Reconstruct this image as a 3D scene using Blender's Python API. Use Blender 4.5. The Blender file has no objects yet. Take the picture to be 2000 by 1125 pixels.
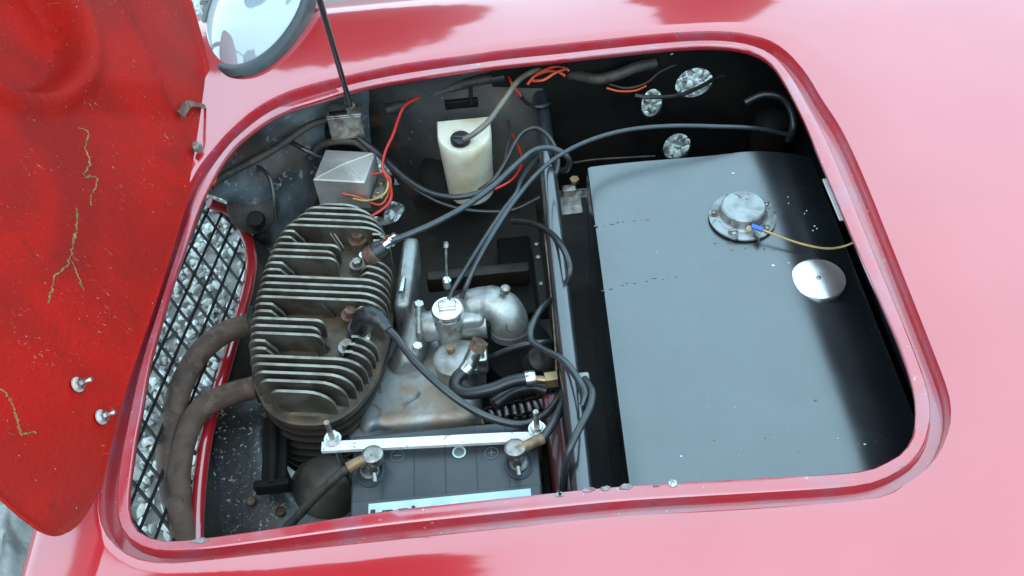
import bpy, bmesh, math, random
import numpy as np
from mathutils import Vector, Matrix
random.seed(7); rng = np.random.default_rng(11)
R = math.radians
scene = bpy.context.scene
COL = scene.collection

# ------------------------------------------------------------------ camera
TH, RO, FPX, DIST = R(48.7), R(5.5), 1900.0, 1.10
CAM = Vector((0, -DIST*math.cos(TH), DIST*math.sin(TH)))
VW = Vector((0, math.cos(TH), -math.sin(TH)))
_r0, _u0 = Vector((1, 0, 0)), Vector((0, math.sin(TH), math.cos(TH)))
VR = math.cos(RO)*_r0 - math.sin(RO)*_u0
VU = math.sin(RO)*_r0 + math.cos(RO)*_u0
cd = bpy.data.cameras.new('camera'); cam = bpy.data.objects.new('camera', cd); COL.objects.link(cam)
cd.sensor_width = 36; cd.lens = 36*FPX/2000; cd.clip_start = .02; cd.clip_end = 300
m3 = Matrix((VR, VU, -VW)).transposed()
cam.matrix_world = Matrix.Translation(CAM) @ m3.to_4x4()
scene.camera = cam

# ------------------------------------------------------------------ sky, sun, exposure
SUN_EL, SUN_AZ = R(58), R(200)
wd = bpy.data.worlds.new('World'); scene.world = wd; wd.use_nodes = True
wn, wl_ = wd.node_tree.nodes, wd.node_tree.links
bg = wn['Background']
sky = wn.new('ShaderNodeTexSky'); sky.sky_type = 'NISHITA'; sky.sun_disc = False
sky.sun_elevation = SUN_EL; sky.sun_rotation = SUN_AZ
sky.air_density = 1.0; sky.dust_density = 1.0; sky.ozone_density = 1.0
# thin high cloud all over: pulls the clear blue towards white
mx = wn.new('ShaderNodeMix'); mx.data_type = 'RGBA'; mx.inputs[0].default_value = .85
mx.inputs[7].default_value = (9.9, 15.2, 18.4, 1)
wl_.new(sky.outputs[0], mx.inputs[6]); wl_.new(mx.outputs[2], bg.inputs[0])
bg.inputs[1].default_value = .145
sd = bpy.data.lights.new('sun', 'SUN'); sd.energy = .6; sd.angle = R(50); sd.color = (1, .88, .76)
sun = bpy.data.objects.new('sun', sd); COL.objects.link(sun)
sdir = Vector((math.cos(SUN_EL)*math.sin(SUN_AZ), math.cos(SUN_EL)*math.cos(SUN_AZ), math.sin(SUN_EL)))
sun.rotation_euler = sdir.to_track_quat('Z', 'Y').to_euler(); sun.location = sdir*20
vs = scene.view_settings
vs.view_transform = 'Standard'; vs.look = 'None'; vs.gamma = 1; vs.use_curve_mapping = False
vs.exposure = .33

scene.cycles.pixel_filter_width = 1.9

# ------------------------------------------------------------------ helpers
def ray(px, py):
    return VW + (px-1000)/FPX*VR + (562.5-py)/FPX*VU
def at(px, py, z):
    d = ray(px, py); return CAM + d*((z-CAM.z)/d.z)
def on(px, py, p, n):
    d = ray(px, py); return CAM + d*((Vector(p)-CAM).dot(n)/d.dot(n))

WL = {}                                   # world origin of every object built here
def tag(o, label=None, cat=None, group=None, kind=None):
    if label: o['label'] = label
    if cat: o['category'] = cat
    if group: o['group'] = group
    if kind: o['kind'] = kind
    return o
def thing(name, loc, label, cat, group=None):
    o = bpy.data.objects.new(name, None); o.empty_display_size = .02
    COL.objects.link(o); o.location = loc; WL[o.name] = Vector(loc)
    return tag(o, label, cat, group)

class MB:
    """collects shapes in world space and links them as one mesh object"""
    def __init__(s): s.v = []; s.f = []; s.sm = []
    def add(s, v, f, smooth=True):
        o = len(s.v); s.v += [Vector(p) for p in v]
        s.f += [tuple(i+o for i in q) for q in f]; s.sm += [smooth]*len(f); return s
    def tube(s, pts, r, n=10, caps=True, smooth=True):
        pts = [Vector(p) for p in pts]; k = len(pts)
        rr = r if isinstance(r, (list, tuple)) else [r]*k
        t0 = (pts[1]-pts[0]).normalized()
        up = Vector((0, 0, 1)) if abs(t0.z) < .9 else Vector((1, 0, 0))
        a = t0.cross(up).normalized(); v = []
        for i, p in enumerate(pts):
            t = (pts[min(i+1, k-1)]-pts[max(i-1, 0)]).normalized()
            a = (a-t*a.dot(t)).normalized(); b = t.cross(a)
            for j in range(n):
                w = 2*math.pi*j/n; v.append(p+(a*math.cos(w)+b*math.sin(w))*rr[i])
        f = [(i*n+j, i*n+(j+1) % n, (i+1)*n+(j+1) % n, (i+1)*n+j) for i in range(k-1) for j in range(n)]
        s.add(v, f, smooth)
        if caps:
            s.add(v[:n], [tuple(range(n))[::-1]], False); s.add(v[-n:], [tuple(range(n))], False)
        return s
    def lathe(s, c, prof, n=28, axis=(0, 0, 1), smooth=True, close=True, sx=1, sy=1, xa=None):
        ax = Vector(axis).normalized(); c = Vector(c)
        u = Vector(xa) if xa else (Vector((1, 0, 0)) if abs(ax.x) < .9 else Vector((0, 1, 0)))
        u = (u-ax*u.dot(ax)).normalized(); w = ax.cross(u); v = []
        for (r, h) in prof:
            for j in range(n):
                t = 2*math.pi*j/n; v.append(c+ax*h+u*(r*sx*math.cos(t))+w*(r*sy*math.sin(t)))
        k = len(prof)
        f = [(i*n+j, i*n+(j+1) % n, (i+1)*n+(j+1) % n, (i+1)*n+j) for i in range(k-1) for j in range(n)]
        s.add(v, f, smooth)
        if close:
            s.add(v[:n], [tuple(range(n))[::-1]], False); s.add(v[-n:], [tuple(range(n))], False)
        return s
    def prism(s, poly, dvec, smooth=False):
        n = len(poly); d = Vector(dvec); p = [Vector(q) for q in poly]
        f = [tuple(range(n))[::-1], tuple(range(n, 2*n))]
        f += [(i, (i+1) % n, n+(i+1) % n, n+i) for i in range(n)]
        return s.add(p+[q+d for q in p], f, smooth)
    def box(s, c, dim, bev=0, X=(1, 0, 0), Y=(0, 1, 0), Z=(0, 0, 1), seg=3):
        X, Y, Z = Vector(X), Vector(Y), Vector(Z); c = Vector(c)
        bm = bmesh.new(); bmesh.ops.create_cube(bm, size=1)
        for v in bm.verts: v.co = Vector((v.co.x*dim[0], v.co.y*dim[1], v.co.z*dim[2]))
        if bev: bmesh.ops.bevel(bm, geom=bm.edges[:], offset=bev, segments=seg, affect='EDGES', profile=.5)
        bm.verts.index_update()
        v = [c+X*q.co.x+Y*q.co.y+Z*q.co.z for q in bm.verts]
        f = [tuple(q.index for q in g.verts) for g in bm.faces]; bm.free()
        return s.add(v, f, bool(bev))
    def build(s, name, mat, parent=None, origin=None):
        if parent is not None: o0 = WL[parent.name]
        elif origin is not None: o0 = Vector(origin)
        else:
            o0 = sum(s.v, Vector())/len(s.v); o0.z = min(p.z for p in s.v)
        me = bpy.data.meshes.new(name)
        me.from_pydata([p-o0 for p in s.v], [], s.f)
        me.polygons.foreach_set('use_smooth', s.sm)
        me.materials.append(mat); me.validate()
        if any(s.sm) and hasattr(me, 'set_sharp_from_angle'): me.set_sharp_from_angle(angle=R(38))
        ob = bpy.data.objects.new(name, me); COL.objects.link(ob)
        if parent is not None: ob.parent = parent
        else: ob.location = o0
        WL[ob.name] = o0
        return ob

def spline(P, n=8):
    P = [Vector(p) for p in P]; out = []
    Q = [P[0]*2-P[1]]+P+[P[-1]*2-P[-2]]
    for i in range(1, len(Q)-2):
        a, b, c, d = Q[i-1:i+3]
        for k in range(n):
            t = k/n
            out.append(.5*((2*b)+(c-a)*t+(2*a-5*b+4*c-d)*t*t+(3*b-a-3*c+d)*t**3))
    out.append(P[-1]); return out
def pts(L): return [at(*q) for q in L]
def cable(name, L, r, mat, label, cat='cable', n=10, group=None):
    o = MB().tube(spline(pts(L)), r, n).build(name, mat)
    return tag(o, label, cat, group)
def patch(grid, n=6):
    rows = [spline(pts(r), n) for r in grid]
    cols = [spline([r[i] for r in rows], n) for i in range(len(rows[0]))]
    h, w = len(cols[0]), len(cols)
    v = [cols[j][i] for i in range(h) for j in range(w)]
    f = [(i*w+j, i*w+j+1, (i+1)*w+j+1, (i+1)*w+j) for i in range(h-1) for j in range(w-1)]
    return v, f
def hexa(mb, c, r, h, axis=(0, 0, 1), rot=0):
    ax = Vector(axis).normalized(); u = ax.orthogonal().normalized(); w = ax.cross(u)
    P = [Vector(c)+(u*math.cos(rot+k*math.pi/3)+w*math.sin(rot+k*math.pi/3))*r for k in range(6)]
    return mb.prism(P, ax*h)

# ------------------------------------------------------------------ materials
def mat(name, c1, rough=.5, c2=None, ns=12, lo=.42, hi=.6, metal=0, bump=0, bs=80, spots=(), coat=0, cior=1.5,
        ior=1.5, crough=.03, r2=None, stretch=None, trans=0, sss=0, dist=.4, det=6):
    m = bpy.data.materials.new(name); m.use_nodes = True
    N, L = m.node_tree.nodes, m.node_tree.links; b = N['Principled BSDF']
    tc = N.new('ShaderNodeTexCoord'); mp = N.new('ShaderNodeMapping'); L.new(tc.outputs['Object'], mp.inputs[0])
    if stretch: mp.inputs['Scale'].default_value = stretch
    b.inputs['Roughness'].default_value = rough; b.inputs['Metallic'].default_value = metal
    b.inputs['IOR'].default_value = ior
    b.inputs['Coat Weight'].default_value = coat; b.inputs['Coat IOR'].default_value = cior
    b.inputs['Coat Roughness'].default_value = crough
    b.inputs['Transmission Weight'].default_value = trans
    if sss:
        b.inputs['Subsurface Weight'].default_value = sss; b.inputs['Subsurface Radius'].default_value = (.02, .015, .008)
        b.inputs['Subsurface Scale'].default_value = 1
    def noise(scale, detail=det, d=dist):
        n = N.new('ShaderNodeTexNoise'); n.inputs['Scale'].default_value = scale
        n.inputs['Detail'].default_value = detail; n.inputs['Distortion'].default_value = d
        L.new(mp.outputs[0], n.inputs['Vector']); return n
    def ramp(src, a, bb):
        r_ = N.new('ShaderNodeMapRange'); r_.inputs[1].default_value = a; r_.inputs[2].default_value = bb
        L.new(src, r_.inputs[0]); return r_.outputs[0]
    col = None
    def mixc(fac, ca, cb):
        x = N.new('ShaderNodeMix'); x.data_type = 'RGBA'
        L.new(fac, x.inputs[0])
        if isinstance(ca, tuple): x.inputs[6].default_value = (*ca, 1)
        else: L.new(ca, x.inputs[6])
        x.inputs[7].default_value = (*cb, 1); return x.outputs[2]
    cur = tuple(c1)
    if c2:
        nz = noise(ns); fac = ramp(nz.outputs[0], lo, hi); cur = mixc(fac, cur, tuple(c2))
        if r2 is not None:
            rr = N.new('ShaderNodeMapRange'); rr.inputs[3].default_value = rough; rr.inputs[4].default_value = r2
            L.new(fac, rr.inputs[0]); L.new(rr.outputs[0], b.inputs['Roughness'])
    for (sc, a, bb, cc) in spots:
        nz = noise(sc, 3, .8); cur = mixc(ramp(nz.outputs[0], a, bb), cur, tuple(cc))
    if isinstance(cur, tuple): b.inputs['Base Color'].default_value = (*cur, 1)
    else: L.new(cur, b.inputs['Base Color'])
    if bump:
        nz = noise(bs, 5, .2); bp = N.new('ShaderNodeBump'); bp.inputs['Strength'].default_value = bump
        bp.inputs['Distance'].default_value = .002; L.new(nz.outputs[0], bp.inputs['Height'])
        L.new(bp.outputs[0], b.inputs['Normal'])
    m['b'] = 1
    return m

RED = (.44, .010, .016)
M = dict(
 paint=mat('red_paint', RED, .28, c2=(.46, .014, .021), ns=6, coat=1, cior=2.15, crough=.06, bump=.02, bs=9,
           spots=((260, .74, .78, (.12, .02, .02)),)),
 gutter=mat('worn_red_paint', (.42, .018, .028), .3, c2=(.33, .06, .085), ns=22, lo=.45, hi=.7, coat=1, cior=2.05, crough=.16, bump=.05, bs=140,
           spots=((90, .68, .74, (.08, .03, .03)), (210, .70, .73, (.35, .33, .33)))),
 black_paint=mat('black_tank_paint', (.006, .010, .013), .3, c2=(.010, .015, .018), ns=9, coat=1, cior=2.0, crough=.24, bump=.05, bs=160,
           spots=((420, .74, .76, (.3, .31, .31)), (120, .70, .76, (.03, .028, .025)))),
 tube_paint=mat('black_tube_paint', (.010, .014, .018), .35, coat=1, cior=1.85, crough=.14, c2=(.02, .022, .024), ns=40, bump=.08, bs=150),
 bay_black=mat('black_bay_panel', (.0035, .0035, .0038), .6, c2=(.010, .0085, .007), ns=9, ior=1.25, bump=.3, bs=40),
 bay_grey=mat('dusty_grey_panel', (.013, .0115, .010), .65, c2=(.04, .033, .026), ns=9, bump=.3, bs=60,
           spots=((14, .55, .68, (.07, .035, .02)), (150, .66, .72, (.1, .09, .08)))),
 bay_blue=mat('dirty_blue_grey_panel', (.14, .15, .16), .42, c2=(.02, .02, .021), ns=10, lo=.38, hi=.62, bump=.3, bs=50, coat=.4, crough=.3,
           spots=((80, .6, .7, (.25, .26, .27)), (9, .58, .7, (.08, .04, .025)))),
 tray=mat('oily_spotted_floor_panel', (.013, .0145, .016), .42, c2=(.010, .0065, .0045), ns=14, bump=.4, bs=90, coat=.5, crough=.2,
           spots=((160, .64, .68, (.25, .27, .28)), (330, .66, .7, (.4, .42, .42)))),
 alloy=mat('stained_alloy', (.36, .385, .40), .38, c2=(.28, .21, .16), ns=22, lo=.4, hi=.62, metal=.75, bump=.15, bs=120, r2=.5,
           spots=((30, .62, .72, (.06, .09, .10)),)),
 cast=mat('cast_grey_alloy', (.34, .34, .33), .42, c2=(.22, .2, .18), ns=35, metal=.8, bump=.25, bs=220,
           spots=((60, .62, .74, (.07, .06, .05)),)),
 fin=mat('weathered_fin_metal', (.21, .18, .145), .42, c2=(.12, .095, .07), ns=30, metal=.75, bump=.15, bs=260),
 sender=mat('dull_sender_alloy', (.36, .37, .37), .5, c2=(.24, .24, .235), ns=45, metal=.7, bump=.25, bs=160, spots=((70, .6, .7, (.1, .09, .08)),)),
 carb=mat('pale_carburettor_alloy', (.42, .42, .41), .45, c2=(.27, .26, .235), ns=40, metal=.75, bump=.2, bs=200, spots=((50, .62, .74, (.12, .1, .08)),)),
 fin_edge=mat('worn_skylit_fin_edge', (.34, .31, .265), .45, c2=(.23, .2, .16), ns=60, metal=.8, bump=.1, bs=200),  # worn bare edge metal; sky reflection along the fin tops also lightens this colour
 head_base=mat('brown_oily_head_casting', (.07, .055, .042), .5, c2=(.13, .085, .05), ns=30, metal=.5, bump=.3, bs=120),
 barrel=mat('dark_barrel_metal', (.018, .015, .012), .5, c2=(.034, .023, .016), ns=25, metal=.4, bump=.2, bs=100),
 rust=mat('rusted_pipe', (.125, .068, .047), .75, c2=(.075, .04, .027), ns=35, bump=.25, bs=180,
           spots=((55, .55, .66, (.15, .09, .068)), (140, .66, .72, (.11, .10, .095)))),
 rust_bolt=mat('rusty_bolt_metal', (.1, .05, .03), .6, c2=(.2, .13, .09), ns=60, metal=.4, bump=.3, bs=200),
 zinc=mat('bright_zinc', (.62, .63, .62), .25, c2=(.42, .40, .36), ns=50, metal=.95, bump=.1, bs=200),
 dull_steel=mat('dull_steel', (.35, .33, .31), .42, c2=(.2, .16, .13), ns=70, metal=.85, bump=.2, bs=200),
 tin=mat('matt_aluminium_box', (.68, .64, .6), .5, c2=(.5, .46, .42), ns=18, metal=.7, bump=.12, bs=120),
 cap_metal=mat('polished_cap_metal', (.8, .8, .78), .2, c2=(.66, .66, .64), ns=20, metal=.9, bump=.05, bs=100),
 white=mat('white_painted_bar', (.78, .76, .76), .4, c2=(.66, .61, .58), ns=30, bump=.1, bs=90, spots=((90, .64, .7, (.35, .28, .23)),)),
 plastic=mat('milky_bottle_plastic', (.74, .68, .54), .42, c2=(.52, .41, .26), ns=14, sss=.35, bump=.06, bs=40),
 case=mat('grey_battery_plastic', (.028, .03, .034), .42, c2=(.038, .04, .043), ns=20, coat=.35, crough=.35, bump=.12, bs=400),
 mark=mat('pale_moulded_mark', (.12, .16, .18), .4), ring=mat('pale_ring', (.5, .58, .55), .4), eye=mat('green_grey_eye', (.12, .16, .15), .15),
 label=mat('silver_blue_label', (.42, .56, .62), .25, c2=(.5, .62, .68), ns=30, coat=.5),
 ink=mat('dark_ink', (.02, .03, .04), .5),
 rubber=mat('black_rubber', (.010, .010, .011), .38, c2=(.018, .018, .019), ns=40, coat=.25, crough=.3, bump=.1, bs=150),
 cable=mat('black_cable', (.012, .013, .015), .32, c2=(.022, .022, .023), ns=60, coat=.5, crough=.25),
 gcable=mat('grey_black_cable', (.028, .033, .038), .34, c2=(.018, .021, .024), ns=60, coat=.5, crough=.25),
 tape=mat('frayed_black_tape', (.022, .02, .018), .6, c2=(.05, .035, .022), ns=70, bump=.6, bs=200),
 brown=mat('brown_wrapped_harness', (.055, .03, .02), .6, c2=(.02, .016, .014), ns=50, bump=.5, bs=200),
 hose=mat('taupe_hose', (.16, .13, .10), .4, c2=(.11, .09, .07), ns=40, coat=.2),
 redwire=mat('red_wire', (.55, .02, .012), .35, coat=.3), orange=mat('orange_wire', (.6, .06, .02), .4, coat=.3),
 yellow=mat('yellow_wire', (.5, .34, .1), .4, c2=(.4, .25, .1), ns=40), blue=mat('blue_crimp', (.02, .12, .5), .3, coat=.4),
 brass=mat('brass', (.42, .28, .15), .35, c2=(.3, .2, .13), ns=60, metal=.9), lead=mat('tan_lead_lug', (.3, .2, .11), .5, c2=(.16, .1, .06), ns=70, metal=.4, bump=.3),
 copper=mat('copper_pipe', (.3, .17, .11), .4, metal=.8, c2=(.15, .08, .06), ns=40),
 mesh=mat('black_grille_wire', (.006, .006, .007), .45), maroon=mat('maroon_paint', (.08, .012, .014), .4, coat=.5),
 amber=mat('amber_lens', (.8, .25, .02), .2),
 chrome=mat('chrome', (.8, .82, .84), .08, metal=1),
 chip=mat('bare_grey_chip', (.26, .23, .23), .6, c2=(.16, .11, .1), ns=150),
)

def uneven_coat(m, a, b, scale):
    N, L = m.node_tree.nodes, m.node_tree.links; p = N['Principled BSDF']
    tc = N.new('ShaderNodeTexCoord'); nz = N.new('ShaderNodeTexNoise'); nz.inputs['Scale'].default_value = scale; nz.inputs['Detail'].default_value = 8; nz.inputs['Distortion'].default_value = .6
    r_ = N.new('ShaderNodeMapRange'); r_.inputs[1].default_value = .35; r_.inputs[2].default_value = .7; r_.inputs[3].default_value = a; r_.inputs[4].default_value = b
    L.new(tc.outputs['Object'], nz.inputs['Vector']); L.new(nz.outputs[0], r_.inputs[0]); L.new(r_.outputs[0], p.inputs['Coat Roughness'])
    n2 = N.new('ShaderNodeTexNoise'); n2.inputs['Scale'].default_value = scale*2.6; n2.inputs['Detail'].default_value = 9
    r2_ = N.new('ShaderNodeMapRange'); r2_.inputs[1].default_value = .3; r2_.inputs[2].default_value = .75; r2_.inputs[3].default_value = 1; r2_.inputs[4].default_value = .94
    L.new(tc.outputs['Object'], n2.inputs['Vector']); L.new(n2.outputs[0], r2_.inputs[0]); L.new(r2_.outputs[0], p.inputs['Coat Weight'])
uneven_coat(M['paint'], .05, .08, 5); uneven_coat(M['black_paint'], .21, .30, 12); uneven_coat(M['gutter'], .1, .28, 25)

# glazing of the lamp cover
g = bpy.data.materials.new('clear_perspex'); g.use_nodes = True
gb = g.node_tree.nodes['Principled BSDF']
gb.inputs['Base Color'].default_value = (.85, .93, .96, 1); gb.inputs['Roughness'].default_value = .03
gb.inputs['Transmission Weight'].default_value = .75; gb.inputs['IOR'].default_value = 1.49
gb.inputs['Coat Weight'].default_value = 1; gb.inputs['Coat IOR'].default_value = 1.7
M['perspex'] = g

def glass_fibre():
    m = bpy.data.materials.new('raw_red_glassfibre'); m.use_nodes = True
    N, L = m.node_tree.nodes, m.node_tree.links; b = N['Principled BSDF']
    tc = N.new('ShaderNodeTexCoord')
    def noise(s, d=6, di=.5, sc=None):
        n = N.new('ShaderNodeTexNoise'); n.inputs['Scale'].default_value = s; n.inputs['Detail'].default_value = d
        n.inputs['Distortion'].default_value = di
        if sc:
            mp = N.new('ShaderNodeMapping'); mp.inputs['Scale'].default_value = sc[0]; mp.inputs['Rotation'].default_value = sc[1]
            L.new(tc.outputs['Object'], mp.inputs[0]); L.new(mp.outputs[0], n.inputs['Vector'])
        else: L.new(tc.outputs['Object'], n.inputs['Vector'])
        return n.outputs[0]
    def rng_(src, a, c, d0=0, d1=1):
        r_ = N.new('ShaderNodeMapRange'); r_.inputs[1].default_value = a; r_.inputs[2].default_value = c
        r_.inputs[3].default_value = d0; r_.inputs[4].default_value = d1
        L.new(src, r_.inputs[0]); return r_.outputs[0]
    def mix(f, a, c):
        x = N.new('ShaderNodeMix'); x.data_type = 'RGBA'; L.new(f, x.inputs[0])
        for i, q in ((6, a), (7, c)):
            if isinstance(q, tuple): x.inputs[i].default_value = (*q, 1)
            else: L.new(q, x.inputs[i])
        return x.outputs[2]
    def mul(a, c):
        x = N.new('ShaderNodeMath'); x.operation = 'MULTIPLY'; L.new(a, x.inputs[0]); L.new(c, x.inputs[1]); return x.outputs[0]
    c = mix(rng_(noise(7), .38, .64), (.40, .008, .004), (.25, .008, .005))
    c = mix(rng_(noise(60, 8, 2.5), .55, .8), c, (.2, .011, .008))
    # loose strands: thin stretched noise in two directions
    for rot, s in ((.5, 1), (-.7, 1), (1.4, 1)):
        st = noise(38, 2, .8, ((1, 9, 3), (rot, .3, rot)))
        c = mix(mul(rng_(st, .70, .73), rng_(noise(16), .50, .62)), c, (.42, .16, .11))
    c = mix(rng_(noise(3.2, 3, .6, ((1, .35, .35), (0, 0, 0))), .48, .68), c, (.19, .022, .018))
    c = mix(rng_(noise(230, 2, .3), .75, .77), c, (.42, .3, .26))
    L.new(c, b.inputs['Base Color'])
    b.inputs['Roughness'].default_value = .5; b.inputs['IOR'].default_value = 1.45; b.inputs['Specular IOR Level'].default_value = .1
    bp = N.new('ShaderNodeBump'); bp.inputs['Strength'].default_value = .3; bp.inputs['Distance'].default_value = .0025
    x = N.new('ShaderNodeMath'); x.operation = 'ADD'
    L.new(noise(70, 8, 2.5), x.inputs[0]); L.new(noise(40, 3, 1, ((1, 8, 3), (.6, .2, .6))), x.inputs[1])
    L.new(x.outputs[0], bp.inputs['Height']); L.new(bp.outputs[0], b.inputs['Normal'])
    return m
M['fibre'] = glass_fibre()

# ------------------------------------------------------------------ ground and gravel
GZ = -.50
gm = mat('gravel_bed', (.17, .165, .15), .9, c2=(.3, .29, .27), ns=40, bump=.5, bs=120)
mb = MB(); mb.add([(-60, -60, GZ), (60, -60, GZ), (60, 60, GZ), (-60, 60, GZ)], [(0, 1, 2, 3)], False)
tag(mb.build('ground', gm, origin=(0, 0, GZ)), kind='structure')

def pebbles(name, boxes, size, density, material):
    bm = bmesh.new(); bmesh.ops.create_icosphere(bm, subdivisions=1, radius=1)
    bv = np.array([v.co[:] for v in bm.verts]); bf = np.array([[v.index for v in f.verts] for f in bm.faces]); bm.free()
    V, Fs, o = [], [], 0
    nb = len(bv)
    var = []
    for k in range(10):
        a = rng.normal(size=(9, 3)); a /= np.linalg.norm(a, axis=1)[:, None]
        s = bv.copy()
        for q in a:
            d = s@q; lim = rng.uniform(.4, .75)
            s = s-np.clip(d-lim, 0, None)[:, None]*q*.95
        var.append(s)
    for (x0, x1, y0, y1) in boxes:
        n = int((x1-x0)*(y1-y0)*density)
        for k in range(n):
            s = var[rng.integers(10)]*(size*rng.uniform(.55, 1.25))*np.array([rng.uniform(.8, 1.3), rng.uniform(.7, 1.0), rng.uniform(.55, .8)])
            q = rng.normal(size=4); q /= np.linalg.norm(q); a, b, c, d = q
            Rm = np.array([[1-2*(c*c+d*d), 2*(b*c-a*d), 2*(b*d+a*c)], [2*(b*c+a*d), 1-2*(b*b+d*d), 2*(c*d-a*b)], [2*(b*d-a*c), 2*(c*d+a*b), 1-2*(b*b+c*c)]])
            V.append(s@Rm.T+np.array([rng.uniform(x0, x1), rng.uniform(y0, y1), GZ+rng.uniform(.001, .012)])); Fs.append(bf+o); o += nb
    V = np.concatenate(V); Fs = np.concatenate(Fs)
    me = bpy.data.meshes.new(name); me.vertices.add(len(V)); me.vertices.foreach_set('co', V.ravel())
    me.loops.add(Fs.size); me.loops.foreach_set('vertex_index', Fs.ravel())
    me.polygons.add(len(Fs)); me.polygons.foreach_set('loop_start', np.arange(0, Fs.size, 3))
    me.polygons.foreach_set('use_smooth', np.zeros(len(Fs), bool))
    me.update(); me.materials.append(material)
    ob = bpy.data.objects.new(name, me); COL.objects.link(ob); return ob
# tone differs from stone to stone
pm = bpy.data.materials.new('pale_pebble'); pm.use_nodes = True
N, L = pm.node_tree.nodes, pm.node_tree.links
ge = N.new('ShaderNodeNewGeometry'); cr = N.new('ShaderNodeValToRGB')
cr.color_ramp.elements[0].color = (.3, .29, .26, 1); cr.color_ramp.elements[1].color = (.85, .85, .8, 1)
e = cr.color_ramp.elements.new(.4); e.color = (.66, .67, .63, 1)
nz = N.new('ShaderNodeTexNoise'); nz.inputs['Scale'].default_value = 90; tc = N.new('ShaderNodeTexCoord')
L.new(tc.outputs['Object'], nz.inputs['Vector'])
mm = N.new('ShaderNodeMix'); mm.data_type = 'RGBA'; mm.blend_type = 'MULTIPLY'; mm.inputs[0].default_value = .5
L.new(ge.outputs['Random Per Island'], cr.inputs[0]); L.new(cr.outputs[0], mm.inputs[6]); L.new(nz.outputs[0], mm.inputs[7])
L.new(mm.outputs[2], N['Principled BSDF'].inputs['Base Color']); N['Principled BSDF'].inputs['Roughness'].default_value = .8
gv = pebbles('gravel', [(-1.05, -.42, -.35, 1.75), (-.42, .75, .42, 1.25)], .0118, 5200, pm)
tag(gv, 'loose pale gravel pebbles covering the ground under the car', 'gravel', kind='stuff')

def rock(name, c, dims, label, seed):
    r_ = random.Random(seed); bm = bmesh.new(); bmesh.ops.create_icosphere(bm, subdivisions=4, radius=1)
    pl = [(Vector((r_.gauss(0, 1), r_.gauss(0, 1), r_.gauss(0, 1))).normalized(), r_.uniform(.45, .8)) for _ in range(12)]
    from mathutils import noise as mn
    for v in bm.verts:
        for n_, l_ in pl:
            d = v.co.dot(n_)
            if d > l_: v.co -= n_*(d-l_)
        v.co += v.co*.12*mn.noise(v.co*4+Vector((seed, 0, 0)))
        v.co = Vector((v.co.x*dims[0], v.co.y*dims[1], v.co.z*dims[2]))+Vector(c)
    bm.verts.index_update()
    mb = MB().add([v.co for v in bm.verts], [tuple(v.index for v in f.verts) for f in bm.faces], True); bm.free()
    st = mat('rough_pale_rock', (.5, .52, .5), .85, c2=(.24, .25, .24), ns=25, bump=.8, bs=60)
    return tag(mb.build(name, st), label, 'rock')
rock('rock', at(0, 1090, GZ+.04), (.085, .16, .07), 'rough pale rock on the ground at the lower left corner', 3)

# ------------------------------------------------------------------ trees that the glossy paint mirrors
leaf_m = mat('dark_leaf', (.03, .05, .018), .7, c2=(.018, .03, .012), ns=6)
bark_m = mat('dark_bark', (.05, .04, .03), .9, c2=(.03, .024, .018), ns=12, bump=.5, bs=30)
def tree(base, blobs, label, boughs, n=9000, sz=.12):
    t_ = thing('tree', base, label, 'tree', None); b0_ = Vector(base)
    mb = MB()
    for P in boughs: mb.tube(spline([Vector(p) for p in P], 5), [.10*(1-.75*i/(5*(len(P)-1))) for i in range(5*(len(P)-1)+1)], 8)
    mb.build('trunk', bark_m, t_)
    V, Fs = [], []
    tot = sum(b[3]*b[4]*b[5] for b in blobs)
    for (x, y, z, rx, ry, rz) in blobs:
        for _ in range(int(n*rx*ry*rz/tot)):
            d = rng.normal(size=3); d /= np.linalg.norm(d); d *= rng.uniform(.1, 1)**.4
            c_ = Vector((x+d[0]*rx, y+d[1]*ry, z+d[2]*rz))
            a_ = Vector(rng.normal(size=3)).normalized(); b_ = a_.orthogonal().normalized(); s_ = sz*rng.uniform(.6, 1.2); k_ = len(V)
            V += [c_-a_*s_, c_-b_*s_*.45, c_+a_*s_, c_+b_*s_*.45]; Fs.append((k_, k_+1, k_+2, k_+3))
    MB().add(V, Fs, False).build('crown', leaf_m, t_)
tree((-2.9, 2.6, GZ), [(-1.12, .25, 3.05, .62, 1.25, .16), (-.64, .35, 3.0, .38, 1.05, .12)], 'leafy tree beside the car whose bough shows in the near paint',
     [[(-2.9, 2.6, GZ), (-2.85, 2.5, 1.5), (-2.5, 2.0, 2.8), (-1.6, 1.2, 3.1), (-.6, .7, 3.05)]], 22000, .11)
tree((-1.3, 5.4, GZ), [(-1.35, 5.3, 2.4, 1.1, .5, .8), (-.9, 5.3, 1.6, .9, .5, .9)], 'dark tree mirrored in the far wing beside the headlamp', [[(-1.3, 5.4, GZ), (-1.3, 5.35, 1.2), (-1.25, 5.3, 2.4)]])
tree((1.5, 5.2, GZ), [(1.5, 5.1, 2.3, .34, .4, .9), (1.4, 5.1, 1.4, .5, .4, .8)], 'slim dark tree mirrored in the middle of the far wing', [[(1.5, 5.2, GZ), (1.5, 5.15, 1.2), (1.5, 5.1, 2.6)]])

# ------------------------------------------------------------------ car body
car = thing('car_body', (0, 0, -.3), 'glossy red car front body around the open rectangular engine bay', 'car body')

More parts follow.
